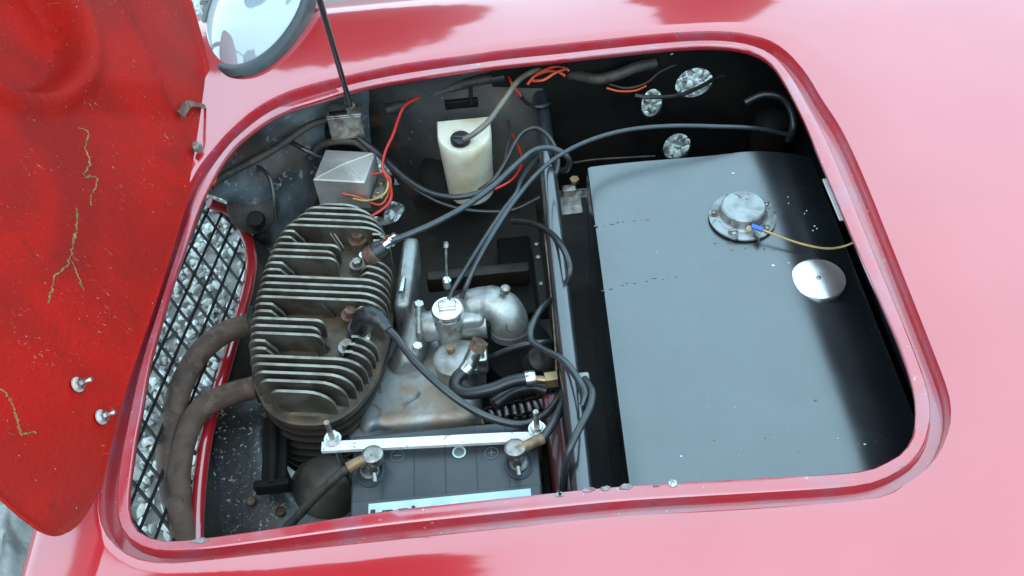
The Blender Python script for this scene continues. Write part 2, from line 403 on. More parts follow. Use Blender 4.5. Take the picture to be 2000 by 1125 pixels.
INN = [(400,366),(431,310),(470,264),(540,215),(627,186),(715,160),(855,136),(980,119),(1100,107),(1178,98),(1343,82),(1425,83),(1475,95),(1508,117),
       (1534,154),(1574,232),(1600,296),(1672,467),(1728,595),(1760,670),(1783,738),(1791,786),(1787,841),(1763,878),(1721,901),(1676,914),
       (1500,925),(1224,941),(1030,960),(900,974),(770,988),(640,1007),(529,1025),(378,1046),(321,1050),(283,1041),(261,1025),(249,998),
       (247,964),(253,908),(261,851),(272,794),(289,700),(310,622),(330,555),(360,472),(385,400)]
OUT = [(352,395),(385,330),(420,285),(452,250),(505,206),(575,173),(680,146),(785,124),(925,105),(980,97),(1178,76),(1310,63),(1409,60),(1475,69),(1525,90),
       (1570,136),(1604,190),(1645,254),(1687,344),(1740,475),(1790,601),(1825,690),(1850,757),(1858,800),(1852,845),(1822,903),(1771,943),(1701,974),(1500,990),
       (1224,1007),(981,1031),(900,1039),(640,1066),(378,1095),(321,1098),(280,1094),(242,1078),(211,1051),(196,1021),(191,985),(196,920),(212,850),
       (232,770),(262,680),(295,590),(325,490)]
CEN = Vector((.0, .09, 0))
NA = 220
def polar(L, z=0.):
    P = [at(x, y, z) for x, y in L]; P.append(P[0]); S = spline(P, 6)
    a = np.array([math.atan2(p.y-CEN.y, p.x-CEN.x) for p in S]); rr = np.array([math.hypot(p.x-CEN.x, p.y-CEN.y) for p in S])
    o = np.argsort(a); a, rr = a[o], rr[o]
    th = np.linspace(-math.pi, math.pi, NA, endpoint=False)
    return th, np.interp(th, np.r_[a-2*math.pi, a, a+2*math.pi], np.r_[rr, rr, rr])
TA, RI = polar(INN); _, RX = polar(OUT)
XL, XR, YN, YF = -.472, 1.7, -.7, .76
def deckz(x, y):
    z = 0.
    if y > .46: z -= .55*(y-.46)**2 + 1.2*max(0, y-.6)**2
    if y < -.30: z -= 1.5*(-.30-y)**2
    if x < -.44: z -= .5*(-.44-x)**2
    return z
def ring(fr, z):
    return [Vector((CEN.x+math.cos(t)*(RI[i]+(RX[i]-RI[i])*fr), CEN.y+math.sin(t)*(RI[i]+(RX[i]-RI[i])*fr), z)) for i, t in enumerate(TA)]
def loops(rings):
    v = [p for r_ in rings for p in r_]
    f = [(i*NA+j, i*NA+(j+1) % NA, (i+1)*NA+(j+1) % NA, (i+1)*NA+j) for i in range(len(rings)-1) for j in range(NA)]
    return v, f
# flange and lip and rain gutter
gut = [ring(.14, -.017), ring(.02, -.0125), ring(0, -.010), ring(.015, -.0072), ring(.06, -.006), ring(.40, -.006), ring(.45, -.0072), ring(.48, -.012), ring(.50, -.017), ring(.53, -.0185),
       ring(.90, -.0185), ring(.935, -.0165), ring(.955, -.011), ring(.97, -.004), ring(1.0, -.0008)]
mb = MB(); mb.add(*loops(gut)); mb.build('gutter', M['gutter'], car)
# deck sheet
rect = []
for t in TA:
    c_, s_ = math.cos(t), math.sin(t)
    k = min([((XR if c_ > 0 else XL)-CEN.x)/c_ if abs(c_) > 1e-6 else 9, ((YF if s_ > 0 else YN)-CEN.y)/s_ if abs(s_) > 1e-6 else 9])
    rect.append(k)
dk = [ring(1.0, -.0008), ring(1.05, 0)]
n = 16
for q in range(1, n+1):
    L_ = []
    for i, t in enumerate(TA):
        r1 = RI[i]+(RX[i]-RI[i])*1.05; r_ = r1+(rect[i]-r1)*(q/n)
        x, y = CEN.x+math.cos(t)*r_, CEN.y+math.sin(t)*r_
        L_.append(Vector((x, y, deckz(x, y))))
    dk.append(L_)
ed = dk[-1]
for (o_, dz) in ((.012, -.006), (.02, -.022), (.022, -.09)):
    L_ = []
    for i, p in enumerate(ed):
        ox = o_ if p.x > XR-1e-4 else (-o_ if p.x < XL+1e-4 else 0); oy = o_ if p.y > YF-1e-4 else (-o_ if p.y < YN+1e-4 else 0)
        L_.append(Vector((p.x+ox, p.y+oy, p.z+dz)))
    dk.append(L_)
mb = MB(); mb.add(*loops(dk)); mb.build('deck_panel', M['paint'], car)

# bare chips and screws on the lip
def flat_blob(c, rx, ry, mtl, name, par, h=.0005, seed=0, n=14):
    r_ = random.Random(seed)
    P = [Vector((c[0]+rx*r_.uniform(.6, 1)*math.cos(2*math.pi*k/n), c[1]+ry*r_.uniform(.6, 1)*math.sin(2*math.pi*k/n), c[2])) for k in range(n)]
    return MB().prism(P, (0, 0, h)).build(name, mtl, par)
for k, (x, y, a, b) in enumerate([(1150, 956, .007, .003), (1183, 954, .006, .003), (1222, 951, .007, .004), (1282, 948, .004, .002), (392, 1056, .012, .003), (1090, 967, .004, .003), (1096, 966, .003, .003)]):
    flat_blob(at(x, y, -.0062), a, b, M['chip'], 'paint_chip', car, .0008, k)
for (x, y, z) in ((1314, 944, -.006), (415, 1070, -.021), (286, 1081, -.021), (1420, 968, -.021)):
    p = at(x, y, z); MB().lathe(p, [(.004, 0), (.004, .0008), (.003, .0014), (.0018, .0018), (.0014, .0008)], 16).build('screw', M['zinc'] if z > -.01 else M['rust_bolt'], car)

# walls of the bay: far wall with round holes that look out through the wheel arch
YW = .47
def wall_cell(mb, x0, x1, z0, z1, hole=None, y=YW):
    if not hole:
        return mb.add([(x0, y, z0), (x1, y, z0), (x1, y, z1), (x0, y, z1)], [(0, 1, 2, 3)], False)
    cx, cz, rx, rz = hole; v = []
    AN = sorted([2*math.pi*k/36 for k in range(36)]+[math.atan2(b_-cz, a_-cx) % (2*math.pi) for a_ in (x0, x1) for b_ in (z0, z1)]); n = len(AN)
    for rr_ in (0, 1, 2):
        for k in range(n):
            t = AN[k]; c_, s_ = math.cos(t), math.sin(t)
            if rr_ == 0: v.append((cx+rx*c_, y+.006, cz+rz*s_))
            elif rr_ == 1: v.append((cx+rx*c_, y, cz+rz*s_))
            else:
                kk = min(((x1 if c_ > 0 else x0)-cx)/c_ if abs(c_) > 1e-6 else 9, ((z1 if s_ > 0 else z0)-cz)/s_ if abs(s_) > 1e-6 else 9)
                v.append((cx+kk*c_, y, cz+kk*s_))
    f = [(i*n+k, i*n+(k+1) % n, (i+1)*n+(k+1) % n, (i+1)*n+k) for i in range(2) for k in range(n)]
    return mb.add(v, f, False)
def wallpt(px, py): return on(px, py, (0, YW, 0), Vector((0, 1, 0)))
hA, hB, hC, hS = wallpt(1356, 164), wallpt(1266, 204), wallpt(1322, 288), wallpt(1313, 108)
mb = MB()
xm = (hA.x+hB.x)/2; zAC = (hA.z-.025+hC.z+.025)/2-.002; zt = -.066
wall_cell(mb, xm, .42, zAC, zt, (hA.x, hA.z, .029, .0295))
wall_cell(mb, .20, xm, zAC, zt, (hB.x+.006, hB.z, .0165, .029))
wall_cell(mb, .20, .42, -.30, zAC, (hC.x, hC.z, .0225, .029))
wall_cell(mb, .20, .42, zt, -.02, (hS.x, hS.z, .0035, .0035))
wall_cell(mb, .0, .20, -.30, -.02); wall_cell(mb, .42, .56, -.30, -.02)
mb.build('far_wall', M['bay_black'], car)
mb = MB()
mb.add([(.46, -.33, -.34), (.46, .47, -.34), (.46, .47, -.036), (.46, -.33, -.036)], [(0, 1, 2, 3)], False)
mb.build('rear_wall', M['bay_black'], car)
mb = MB(); mb.add([(-.3, -.30, -.36), (.5, -.30, -.36), (.5, -.30, -.036), (-.3, -.30, -.036)], [(0, 1, 2, 3)], False)
mb.build('near_wall', M['bay_black'], car)
mb = MB(); mb.add([(-.28, -.32, -.33), (.48, -.32, -.33), (.48, .12, -.33), (-.28, .12, -.33)], [(0, 1, 2, 3)], False)
mb.add([(.02, .12, -.33), (.48, .12, -.33), (.48, .48, -.33), (.02, .48, -.33)], [(0, 1, 2, 3)], False)
hD = at(752, 414, -.26)
def floor_cell(mb, x0, x1, y0, y1, z, hole):
    cx, cy_, rx, ry = hole; v = []
    AN = sorted([2*math.pi*k/36 for k in range(36)]+[math.atan2(b_-cy_, a_-cx) % (2*math.pi) for a_ in (x0, x1) for b_ in (y0, y1)]); n = len(AN)
    for rr_ in (0, 1, 2):
        for k in range(n):
            t = AN[k]; c_, s_ = math.cos(t), math.sin(t)
            if rr_ < 2: v.append((cx+rx*c_*(1+.08*math.sin(3*t)), cy_+ry*s_, z-.004*(1-rr_)))
            else:
                kk = min(((x1 if c_ > 0 else x0)-cx)/c_ if abs(c_) > 1e-6 else 9, ((y1 if s_ > 0 else y0)-cy_)/s_ if abs(s_) > 1e-6 else 9)
                v.append((cx+kk*c_, cy_+kk*s_, z))
    mb.add(v, [(i*n+k, i*n+(k+1) % n, (i+1)*n+(k+1) % n, (i+1)*n+k) for i in range(2) for k in range(n)], False)
floor_cell(mb, -.30, .05, .10, .48, -.26, (hD.x, hD.y, .031, .03))
mb.add([(-.30, .10, -.26), (.05, .10, -.26), (.05, .10, -.33), (-.30, .10, -.33)], [(0, 1, 2, 3)], False)
mb.build('bay_floor', mat('grimy_brown_floor', (.006, .005, .004), .6, c2=(.018, .012, .008), ns=14, bump=.4, bs=60, spots=((120, .66, .72, (.04, .03, .023)),)), car)
mb = MB(); a, b = at(835, 548, -.21), at(1035, 535, -.21); mb.box((a+b)/2, ((a-b).length, .018, .03), .003); mb.build('cross_rail', M['barrel'], car)
mb = MB(); a, b = at(1000, 470, -.24), at(1020, 620, -.24); mb.box((a+b)/2, (.05, (a-b).length, .02), .004); mb.build('chassis_rail', M['bay_black'], car)

# grey wheel arch behind the bottle, with its dark round hole and the low gravel hole
v, f = patch([
 [(690,100,-.02),(800,100,-.02),(940,95,-.02),(1060,90,-.02)],
 [(700,175,-.07),(800,170,-.06),(940,150,-.06),(1060,150,-.07)],
 [(715,260,-.15),(800,250,-.12),(930,235,-.11),(1060,240,-.13)],
 [(765,340,-.215),(810,330,-.19),(920,330,-.18),(1060,330,-.2)],
 [(800,385,-.25),(835,385,-.25),(920,400,-.26),(1060,400,-.27)],
 [(840,430,-.30),(870,445,-.32),(920,460,-.33),(1060,450,-.33)]], 8)
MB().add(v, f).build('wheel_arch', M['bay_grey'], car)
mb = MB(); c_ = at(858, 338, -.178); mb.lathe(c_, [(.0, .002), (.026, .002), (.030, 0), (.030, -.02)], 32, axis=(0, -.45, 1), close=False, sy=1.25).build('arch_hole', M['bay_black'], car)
# curved dirty front wing panel at the far left
v, f = patch([
 [(395,378,-.030),(430,310,-.028),(520,215,-.028),(640,165,-.028),(720,140,-.028)],
 [(422,384,-.075),(455,330,-.07),(545,255,-.075),(650,215,-.08),(722,200,-.09)],
 [(456,402,-.13),(496,386,-.125),(570,330,-.13),(660,285,-.145),(730,270,-.16)],
 [(490,446,-.2),(530,440,-.19),(600,400,-.2),(680,360,-.21),(728,340,-.225)],
 [(508,525,-.31),(560,490,-.29),(620,450,-.29),(690,405,-.26),(712,388,-.26)]], 8)
MB().add(v, f).build('front_wing_panel', M['bay_blue'], car)

# nose opening with its mesh grille
GP = Vector((-.45, 0, -.14)); GE = Vector((.12, 0, -.13)).normalized(); GN = Vector((0, 1, 0)).cross(GE)
def gp(px, py): return on(px, py, GP, GN)
RIM = [(398,400),(442,420),(468,462),(480,510),(472,570),(452,640),(430,715),(408,790),(390,860),(378,940),(372,1010),(370,1080)]
rim = spline([gp(*q) for q in RIM], 8)
MB().tube([p+GN*(-.004 if GN.z < 0 else .004)+Vector((.006, 0, 0)) for p in rim], .0085, 12).build('nose_rim', M['paint'], car)
# panel from the rim into the bay
mb = MB(); k = len(rim)
low = [p+Vector((.05, 0, -.10)) for i, p in enumerate(rim)]
mid = [p+Vector((.016, 0, -.02)) for p in rim]
mb.add(rim+mid+low, [(i, i+1, k+i+1, k+i) for i in range(k-1)]+[(k+i, k+i+1, 2*k+i+1, 2*k+i) for i in range(k-1)])
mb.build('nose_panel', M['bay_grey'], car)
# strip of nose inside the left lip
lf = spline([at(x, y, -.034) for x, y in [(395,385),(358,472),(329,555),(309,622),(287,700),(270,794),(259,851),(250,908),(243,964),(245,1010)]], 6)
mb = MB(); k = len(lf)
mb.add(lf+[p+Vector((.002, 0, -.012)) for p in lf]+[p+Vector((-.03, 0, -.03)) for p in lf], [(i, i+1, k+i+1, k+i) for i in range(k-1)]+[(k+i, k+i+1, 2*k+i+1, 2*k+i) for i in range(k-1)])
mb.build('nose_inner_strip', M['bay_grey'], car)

grille = thing('mesh_grille', gp(400, 700), 'black diamond wire mesh grille in the nose opening', 'grille')
GY = Vector((0, 1, 0))
def g2(p): q = p-GP; return (q.dot(GY), q.dot(GE))
def g3(s, t): return GP+GY*s+GE*t
poly = [g2(p) for p in rim]+[g2(gp(180, 1080)), g2(gp(200, 1000)), g2(gp(240, 700)), g2(gp(330, 480)), g2(gp(380, 392))]
def clip_line(p, d):
    ts = []
    for i in range(len(poly)):
        a, b = poly[i], poly[(i+1) % len(poly)]
        ex, ey = b[0]-a[0], b[1]-a[1]; den = d[0]*ey-d[1]*ex
        if abs(den) < 1e-9: continue
        t = ((a[0]-p[0])*ey-(a[1]-p[1])*ex)/den; s = ((a[0]-p[0])*d[1]-(a[1]-p[1])*d[0])/den
        if 0 <= s < 1: ts.append(t)
    ts.sort(); return [(ts[i], ts[i+1]) for i in range(0, len(ts)-1, 2)]
for dirpx, steppx, npx, off in (((1, 1.26), (0, 52), 24, .0012), ((-1, 2.3), (31, 0), 26, -.0012)):
    p0 = (400, 560); a = g2(gp(*p0)); b = g2(gp(p0[0]+30*dirpx[0], p0[1]+30*dirpx[1])); c = g2(gp(p0[0]+steppx[0], p0[1]+steppx[1]))
    d = (b[0]-a[0], b[1]-a[1]); l_ = math.hypot(*d); d = (d[0]/l_, d[1]/l_)
    st = (c[0]-a[0], c[1]-a[1])
    for i in range(-npx, npx+1):
        q = (a[0]+st[0]*i, a[1]+st[1]*i)
        for (t0, t1) in clip_line(q, d):
            if t1-t0 < .01: continue
            nn = max(2, int((t1-t0)/.02))
            P = [g3(q[0]+d[0]*(t0+(t1-t0)*j/nn), q[1]+d[1]*(t0+(t1-t0)*j/nn))+GN*(off+.0006*math.sin(j*2.1+i)) for j in range(nn+1)]
            MB().tube(P, .0022, 6, smooth=True).build('wire', M['mesh'], grille)

# tray and bracket at lower left
v, f = patch([
 [(395,770,-.19),(450,760,-.185),(530,770,-.19),(560,775,-.2)],
 [(395,870,-.2),(450,860,-.195),(515,865,-.2),(545,870,-.22)],
 [(385,960,-.215),(450,960,-.215),(530,970,-.22),(600,980,-.23)],
 [(380,1070,-.24),(450,1070,-.24),(560,1060,-.24),(700,1060,-.25)]], 6)
MB().add(v, f).build('side_tray', M['tray'], car)
for (x, y, z) in ((490, 980, -.214), (548, 1000, -.222), (525, 815, -.19)):
    MB().lathe(at(x, y, z), [(.006, 0), (.006, .003), (.003, .005)], 14).build('rivet', M['rust_bolt'], car)
mb = MB(); a, b = at(540, 815, -.17), at(535, 955, -.18)
mb.box((a+b)/2, (.03, (a-b).length, .008), .002, Y=(a-b).normalized(), X=(1, 0, 0), Z=Vector((1, 0, 0)).cross((a-b).normalized()))
mb.tube([a+Vector((.0, 0, .012)), b+Vector((0, 0, .012))], .006, 12); mb.box(b+Vector((0, 0, .006)), (.042, .01, .02), .002)
mb.build('mounting_bracket', M['bay_black'], car)
mb = MB(); a, b = at(1095, 830, -.2), at(1085, 980, -.2); mb.box((a+b)/2, (.024, .14, .1), .006); mb.build('maroon_rail', M['maroon'], car)
# perforated dark rail left of the tube
mb = MB(); a, b = at(1048, 480, -.13), at(1062, 610, -.13); mb.box((a+b)/2, (.012, (a-b).length, .03), .001)
mb.build('side_rail', M['bay_black'], car)
for t in (.1, .3, .7): MB().lathe(a.lerp(b, t)+Vector((0, 0, .0152)), [(.003, 0), (.003, .0012), (.001, .002)], 12).build('rivet', M['dull_steel'], car)

# ------------------------------------------------------------------ bonnet, standing open on the left
PH = R(62); BH = at(240, 770, .02); BD = Vector((-math.cos(PH), 0, math.sin(PH))); BN = Vector((0, 1, 0)).cross(BD)   # BN: away from the bay?
if BN.x < 0: BN = -BN                              # towards the bay (underside)
def bp_(px, py):
    p = on(px, py, BH, BN); q = p-BH; return (q.y, q.dot(BD))
EDGE = [(-60,930),(0,962),(50,1005),(95,1036),(130,1041),(162,1018),(190,970),(203,930),(214,870),(238,775),(268,680),(298,590),(330,490),(358,400),(382,330),(402,262),(413,190),(414,150),(408,90),(396,30),(385,-20)]
e2 = [bp_(*q) for q in EDGE]
e2 = [(p[0], p[1]) for p in spline([Vector((a, b, 0)) for a, b in e2], 5)]
y0_, v0_ = e2[0]; y1_, v1_ = e2[-1]
top_ = .62
far = [(y1_+.05, v1_+.12), (y1_+.07, v1_+.3), (y1_+.04, .52), (y1_-.05, top_)]
near = [(y0_+.1, top_), (y0_-.02, .52), (y0_-.03, .4), (y0_-.02, v0_+.08)]
outl = e2+[(p.x, p.y) for p in spline([Vector((*q, 0)) for q in [e2[-1]]+far+near+[e2[0]]], 5)[1:-1]]
cy = sum(p[0] for p in outl)/len(outl); cv = .30
def bulge(y, v):
    """depth of the underside out of its plane: crowned panel, one deep scoop and a crease"""
    h = -.10*((v)**2) - .10*(y-cy)**2*.8
    sy, sv = bp_(20, 20); r_ = math.hypot((y-sy)/.105, (v-sv)/.085)
    k_ = max(0, min(1, (1.14-r_)/.26)); h += -.042*k_*k_*(3-2*k_)+.006*math.exp(-((r_-1.24)/.12)**2)
    # crease
    ax, av = bp_(235, -10); bx, bv = bp_(335, 215)
    tx, tv = bx-ax, bv-av; l_ = math.hypot(tx, tv); tt = ((y-ax)*tx+(v-av)*tv)/l_/l_; dd = ((y-ax)*tv-(v-av)*tx)/l_
    fade = max(0, min(1, (1.08-tt)*4))*max(0, min(1, (tt+1.2)*3))
    h += .013*fade*(1/(1+math.exp(-dd/.0035)))
    return h
cB = bp_(140, 500)
_a = np.array([math.atan2(v-cB[1], y-cB[0]) for y, v in outl]); _r = np.array([math.hypot(v-cB[1], y-cB[0]) for y, v in outl]); _o = np.argsort(_a); _a, _r = _a[_o], _r[_o]
_t = np.linspace(-math.pi, math.pi, 320, endpoint=False)
_r = np.interp(_t, np.r_[_a-2*math.pi, _a, _a+2*math.pi], np.r_[_r, _r, _r])
outl = [(cB[0]+math.cos(a_)*q_, cB[1]+math.sin(a_)*q_) for a_, q_ in zip(_t, _r)]
NR = 80
nb = len(outl)
v3, v3b = [], []
for q in range(NR+1):
    s = q/NR
    for (y, v) in outl:
        yy, vv = cB[0]+(y-cB[0])*s, cB[1]+(v-cB[1])*s
        edge = max(0, s-.975)/.025
        h = bulge(yy, vv)-bulge(*bp_(240, 770))+.004*edge
        v3.append(BH+Vector((0, 1, 0))*yy+BD*vv+BN*h)
        v3b.append(BH+Vector((0, 1, 0))*yy+BD*vv+BN*(h-.0045))
fq = [(i*nb+j, i*nb+(j+1) % nb, (i+1)*nb+(j+1) % nb, (i+1)*nb+j) for i in range(NR) for j in range(nb)]
bonnet = thing('bonnet', BH, 'open red fibreglass bonnet panel standing on its edge, rough underside showing', 'bonnet')
o = len(v3)
mb = MB(); mb.add(v3+v3b, fq+[tuple(i+o for i in reversed(q)) for q in fq]+[(NR*nb+j, NR*nb+(j+1) % nb, o+NR*nb+(j+1) % nb, o+NR*nb+j) for j in range(nb)])
mb.build('panel', M['fibre'], bonnet)
def bon3(px, py, off=0.):
    y, v = bp_(px, py); return BH+Vector((0, 1, 0))*y+BD*v+BN*(bulge(y, v)-bulge(*bp_(240, 770))+off)
olive = mat('olive_resin_crack', (.15, .095, .02), .7, c2=(.24, .16, .05), ns=90)
for L_ in ([(150, 408), (146, 438), (139, 470), (138, 500), (128, 522), (108, 540), (102, 566), (92, 594)], [(137, 508), (146, 540), (161, 566)], [(166, 288), (176, 320), (160, 345), (186, 346), (180, 378)],
           [(0, 758), (18, 768), (32, 795), (40, 832), (50, 848), (76, 842)], [(150, 250), (168, 262), (165, 285)], [(175, 380), (178, 402)]):
    r_ = random.Random(len(L_)*7+L_[0][0]); P = spline([bon3(x_+r_.uniform(-3, 3), y_+r_.uniform(-3, 3), .0004) for x_, y_ in L_], 9)
    P = [p+Vector((0, r_.gauss(0, .0008), 0))+BD*r_.gauss(0, .0008)-BN*.0004 for p in P]
    MB().tube(P, [abs(r_.gauss(.0005, .00045))+.0003 for _ in P], 5).build('crack', olive, bonnet)
for (px, py) in ((150, 752), (197, 815)):
    c = bon3(px, py, .001); ax = (BN+Vector((.5, .1, 0))).normalized()
    o_ = MB().lathe(c, [(.0078, 0), (.0078, .0018), (.005, .002)], 20, axis=ax).build('bolt', M['tin'], bonnet)
    hexa(MB(), c+ax*.002, .0055, .005, ax).build('nut', M['zinc'], o_)
    MB().lathe(c+ax*.008, [(.0026, -.001), (.0026, .009), (.002, .010)], 12, axis=ax).build('thread', M['zinc'], o_)
c = bon3(374, 292, .003); MB().lathe(c, [(.004, 0), (.005, .004), (.008, .007), (.006, .011), (.002, .012)], 16, axis=(.9, -.2, .4)).build('stud', M['dull_steel'], bonnet)
P = spline([bon3(347, 228, .006), bon3(352, 214, .013), bon3(368, 208, .010), bon3(390, 209, .006), bon3(404, 209, .003)], 6)
mb = MB(); k = len(P); wv = BD*.006
mb.add([p-wv for p in P]+[p+wv for p in P]+[p-wv+BN*.0015 for p in P]+[p+wv+BN*.0015 for p in P],
       [(i, i+1, k+i+1, k+i) for i in range(k-1)]+[(2*k+i, 3*k+i, 3*k+i+1, 2*k+i+1) for i in range(k-1)]+[(i, 2*k+i, 2*k+i+1, i+1) for i in range(k-1)]+[(k+i, k+i+1, 3*k+i+1, 3*k+i) for i in range(k-1)])
mb.build('catch_strap', M['rust_bolt'], bonnet)

# ------------------------------------------------------------------ lamp cover at the far left
HN = Vector((-.16, .06, .98)).normalized(); HC = at(503, 4, -.012)
ha = on(503-88, 4+138, HC, HN)-HC; hb = on(503+80, 4+48, HC, HN)-HC
lamp = thing('headlamp_cover', HC+HN*-.03, 'domed clear headlamp cover with black rubber seal on the far wing', 'headlamp')
hu = ha.normalized()
def ell(k, h, n=64): return [HC+ha*(k*.9*math.cos(2*math.pi*i/n))+hb*(k*.9*math.sin(2*math.pi*i/n))+HN*h for i in range(n)]
def eloops(mb, spec, n=64, smooth=True):
    v = [p for (k, h) in spec for p in ell(k, h, n)]
    f = [(i*n+j, i*n+(j+1) % n, (i+1)*n+(j+1) % n, (i+1)*n+j) for i in range(len(spec)-1) for j in range(n)]
    return mb.add(v, f, smooth)
eloops(MB(), [(1.11, -.02), (1.12, -.004), (1.11, .002), (1.06, .006), (1.0, .007), (.965, .005), (.95, -.004)]).build('seal', M['rubber'], lamp)
lens = MB(); eloops(lens, [(.99, .003), (.93, .010), (.84, .017), (.7, .025), (.5, .031), (.25, .0345), (.02, .036)])
eloops(lens, [(.02, .0345), (.25, .033), (.5, .0295), (.7, .0235), (.84, .0155), (.93, .0085), (.99, .0015)])
lens.build('lens', M['perspex'], lamp)
eloops(MB(), [(.98, .0), (.9, -.02), (.7, -.05), (.4, -.07), (.05, -.078)]).build('bowl', mat('pale_lamp_bowl', (.45, .5, .53), .3, c2=(.3, .33, .36), ns=20, metal=.3), lamp)
MB().lathe(HC+HN*-.06+hu*-.03, [(.03, 0), (.034, .012), (.03, .022), (.012, .028)], 28, axis=HN).build('bulb_unit', M['chrome'], lamp)
tag(MB().lathe(at(486, 134, -.012), [(.004, 0), (.004, .004), (.002, .006)], 12).build('side_marker', M['amber'], None), 'tiny amber marker on the wing below the lamp seal', 'marker')

# ------------------------------------------------------------------ bonnet stay
stay = thing('bonnet_stay', at(683, 205, -.06), 'thin black bonnet stay rod rising from a slotted bracket', 'stay rod')
a, b = at(684, 205, -.045), at(598, -90, .36)
MB().tube([a, b], .0038, 12).build('rod', M['cable'], stay)
mb = MB(); c = at(672, 215, -.06); mb.box(c, (.052, .03, .004), .001); mb.box(c+Vector((0, -.016, -.02)), (.05, .003, .04), .001); mb.build('bracket', M['dull_steel'], stay)
MB().box(at(660, 220, -.0565), (.026, .006, .003), .001).build('slot', M['bay_black'], stay)
hexa(MB(), at(684, 208, -.058), .008, .009).build('nut', M['zinc'], stay)
tag(MB().box(at(672, 262, -.12), (.05, .05, .055), .008).build('relay_box', M['bay_black']), 'dark relay box under the stay bracket', 'relay')

# ------------------------------------------------------------------ fuel tank
ZT = -.085
t0, t1, t2, t3 = at(1145, 318, ZT), at(1592, 289, ZT), at(1788, 772, ZT), at(1226, 936, ZT)
tx0, tx1 = (t0.x+t3.x)/2, (t1.x+t2.x)/2; ty1 = (t0.y+t1.y)/2; ty0 = -.285
tank = thing('fuel_tank', ((tx0+tx1)/2, (ty0+ty1)/2, -.32), 'large black painted metal fuel tank with flat top', 'fuel tank')
prof = [(tx0+.002, -.32), (tx0-.001, -.13), (tx0, ZT-.006), (tx0+.0015, ZT-.0015), (tx0+.006, ZT)]
W = tx1-tx0
for s in np.linspace(.08, .64, 7): prof.append((tx0+W*s, ZT+.0012*math.sin(s*9)))
for s in np.linspace(.67, 1, 16):
    u_ = (s-.64)/.36; prof.append((tx0+W*s, ZT-.024*u_**2.2))
prof.append((tx1+.001, -.32))
ys = [ty0]+list(np.linspace(ty0+.01, ty1-.006, 14))+[ty1-.0015, ty1]
v = [Vector((tx0 + (x-tx0), y, z-(.0015 if yi == len(ys)-1 else 0)+.0006*math.sin(y*14+x*9))) for yi, y in enumerate(ys) for (x, z) in prof]
# follow the slight skew of the real sides
for p in v:
    f_ = (p.y-t3.y)/(t0.y-t3.y); sl = t3.x+(t0.x-t3.x)*f_-tx0; sr = t2.x+(t1.x-t2.x)*((p.y-t2.y)/(t1.y-t2.y))-tx1
    s = (p.x-tx0)/W; p.x += sl*(1-s)+sr*s
k = len(prof)
f = [(i*k+j, i*k+j+1, (i+1)*k+j+1, (i+1)*k+j) for i in range(len(ys)-1) for j in range(k-1)]
f += [tuple(range(k))[::-1], tuple((len(ys)-1)*k+j for j in range(k))]
MB().add(v, f).build('shell', M['black_paint'], tank)
a = at(1600, 296, ZT-.028); b = at(1792, 775, ZT-.028)
mb = MB(); d = (a-b).normalized(); mb.box((a+b)/2+Vector((.0, 0, .0)), (.005, (a-b).length+.06, .016), .0015, X=d.cross(Vector((0, 0, 1))), Y=d)
mb.build('seam_flange', M['tube_paint'], tank)
# gauge sender
c = at(1450, 424, ZT+.001)
snd = thing('fuel_gauge_sender', c, 'round silver fuel gauge sender bolted on the tank top', 'sender')
MB().lathe(c, [(.0435, 0), (.0435, .0025), (.042, .0032), (.02, .0032)], 40).build('flange', M['sender'], snd)
d_ = MB().lathe(c+Vector((0, .002, .003)), [(.033, 0), (.030, .002), (.0285, .008), (.0285, .0145), (.0265, .0165), (.012, .0172), (.001, .0172)], 40).build('housing', M['sender'], snd)
for k in range(5):
    t = R(95+72*k); q = c+Vector((math.cos(t)*.0368, math.sin(t)*.0368, .0032))
    s_ = MB().lathe(q, [(.0062, 0), (.0062, .0012), (.0042, .0014), (.0042, .004), (.0025, .0052)], 14).build('screw', M['dull_steel'], snd)
    MB().box(q+Vector((0, 0, .0052)), (.006, .001, .0008)).build('slot', M['ink'], s_)
for k, (x, y) in enumerate(((1432, 452), (1415, 420), (1478, 462))):
    MB().box(at(x, y, ZT+.007), (.012, .003, .007), .0008, X=Vector((math.cos(k), math.sin(k), 0)), Y=Vector((-math.sin(k), math.cos(k), 0))).build('tab', M['dull_steel'], snd)
MB().tube([at(1461, 440, ZT+.004), at(1463, 446, ZT+.012)], .004, 12).build('terminal', M['brass'], snd)
sw = thing('sender_wire', at(1480, 448, ZT), 'thin yellow wire with blue crimp crossing the tank to its edge', 'wire')
MB().tube([at(1468, 441, ZT+.014), at(1490, 449, ZT+.013)], [.0032, .0036], 12).build('crimp', M['blue'], sw)
MB().tube(spline(pts([(1490, 449, ZT+.013), (1520, 461, ZT+.010), (1565, 476, ZT+.006), (1610, 485, ZT+.002), (1645, 482, ZT+.004), (1680, 468, ZT+.02)])), .0014, 8).build('insulation', M['yellow'], sw)
# filler cap
c = at(1596, 556, ZT-.012); nx = Vector((-.04, .0, 1)).normalized()
capo = thing('filler_cap', c, 'polished round fuel filler cap near the tank edge', 'fuel cap')
MB().lathe(c, [(.024, -.006), (.024, .012)], 36, axis=nx).build('neck', M['bay_black'], capo)
MB().lathe(c, [(.0315, .003), (.0325, .005), (.033, .010), (.0322, .0115), (.028, .0123), (.015, .0128), (.001, .013)], 44, axis=nx).build('lid', M['cap_metal'], capo)
MB().lathe(c+nx*.0128, [(.003, 0), (.0028, .001), (.0015, .0018), (.0003, .002)], 14, axis=nx).build('rivet', M['dull_steel'], capo)
# white strip in the gap behind the tank
a, b = at(1612, 350, -.06), at(1646, 430, -.06)
tag(MB().box((a+b)/2, (.008, (a-b).length, .003), .0008, Y=(a-b).normalized(), X=(a-b).normalized().cross(Vector((0, 0, 1)))).build('white_strip', M['white']), 'short white strip in the gap between tank and lip', 'strip')
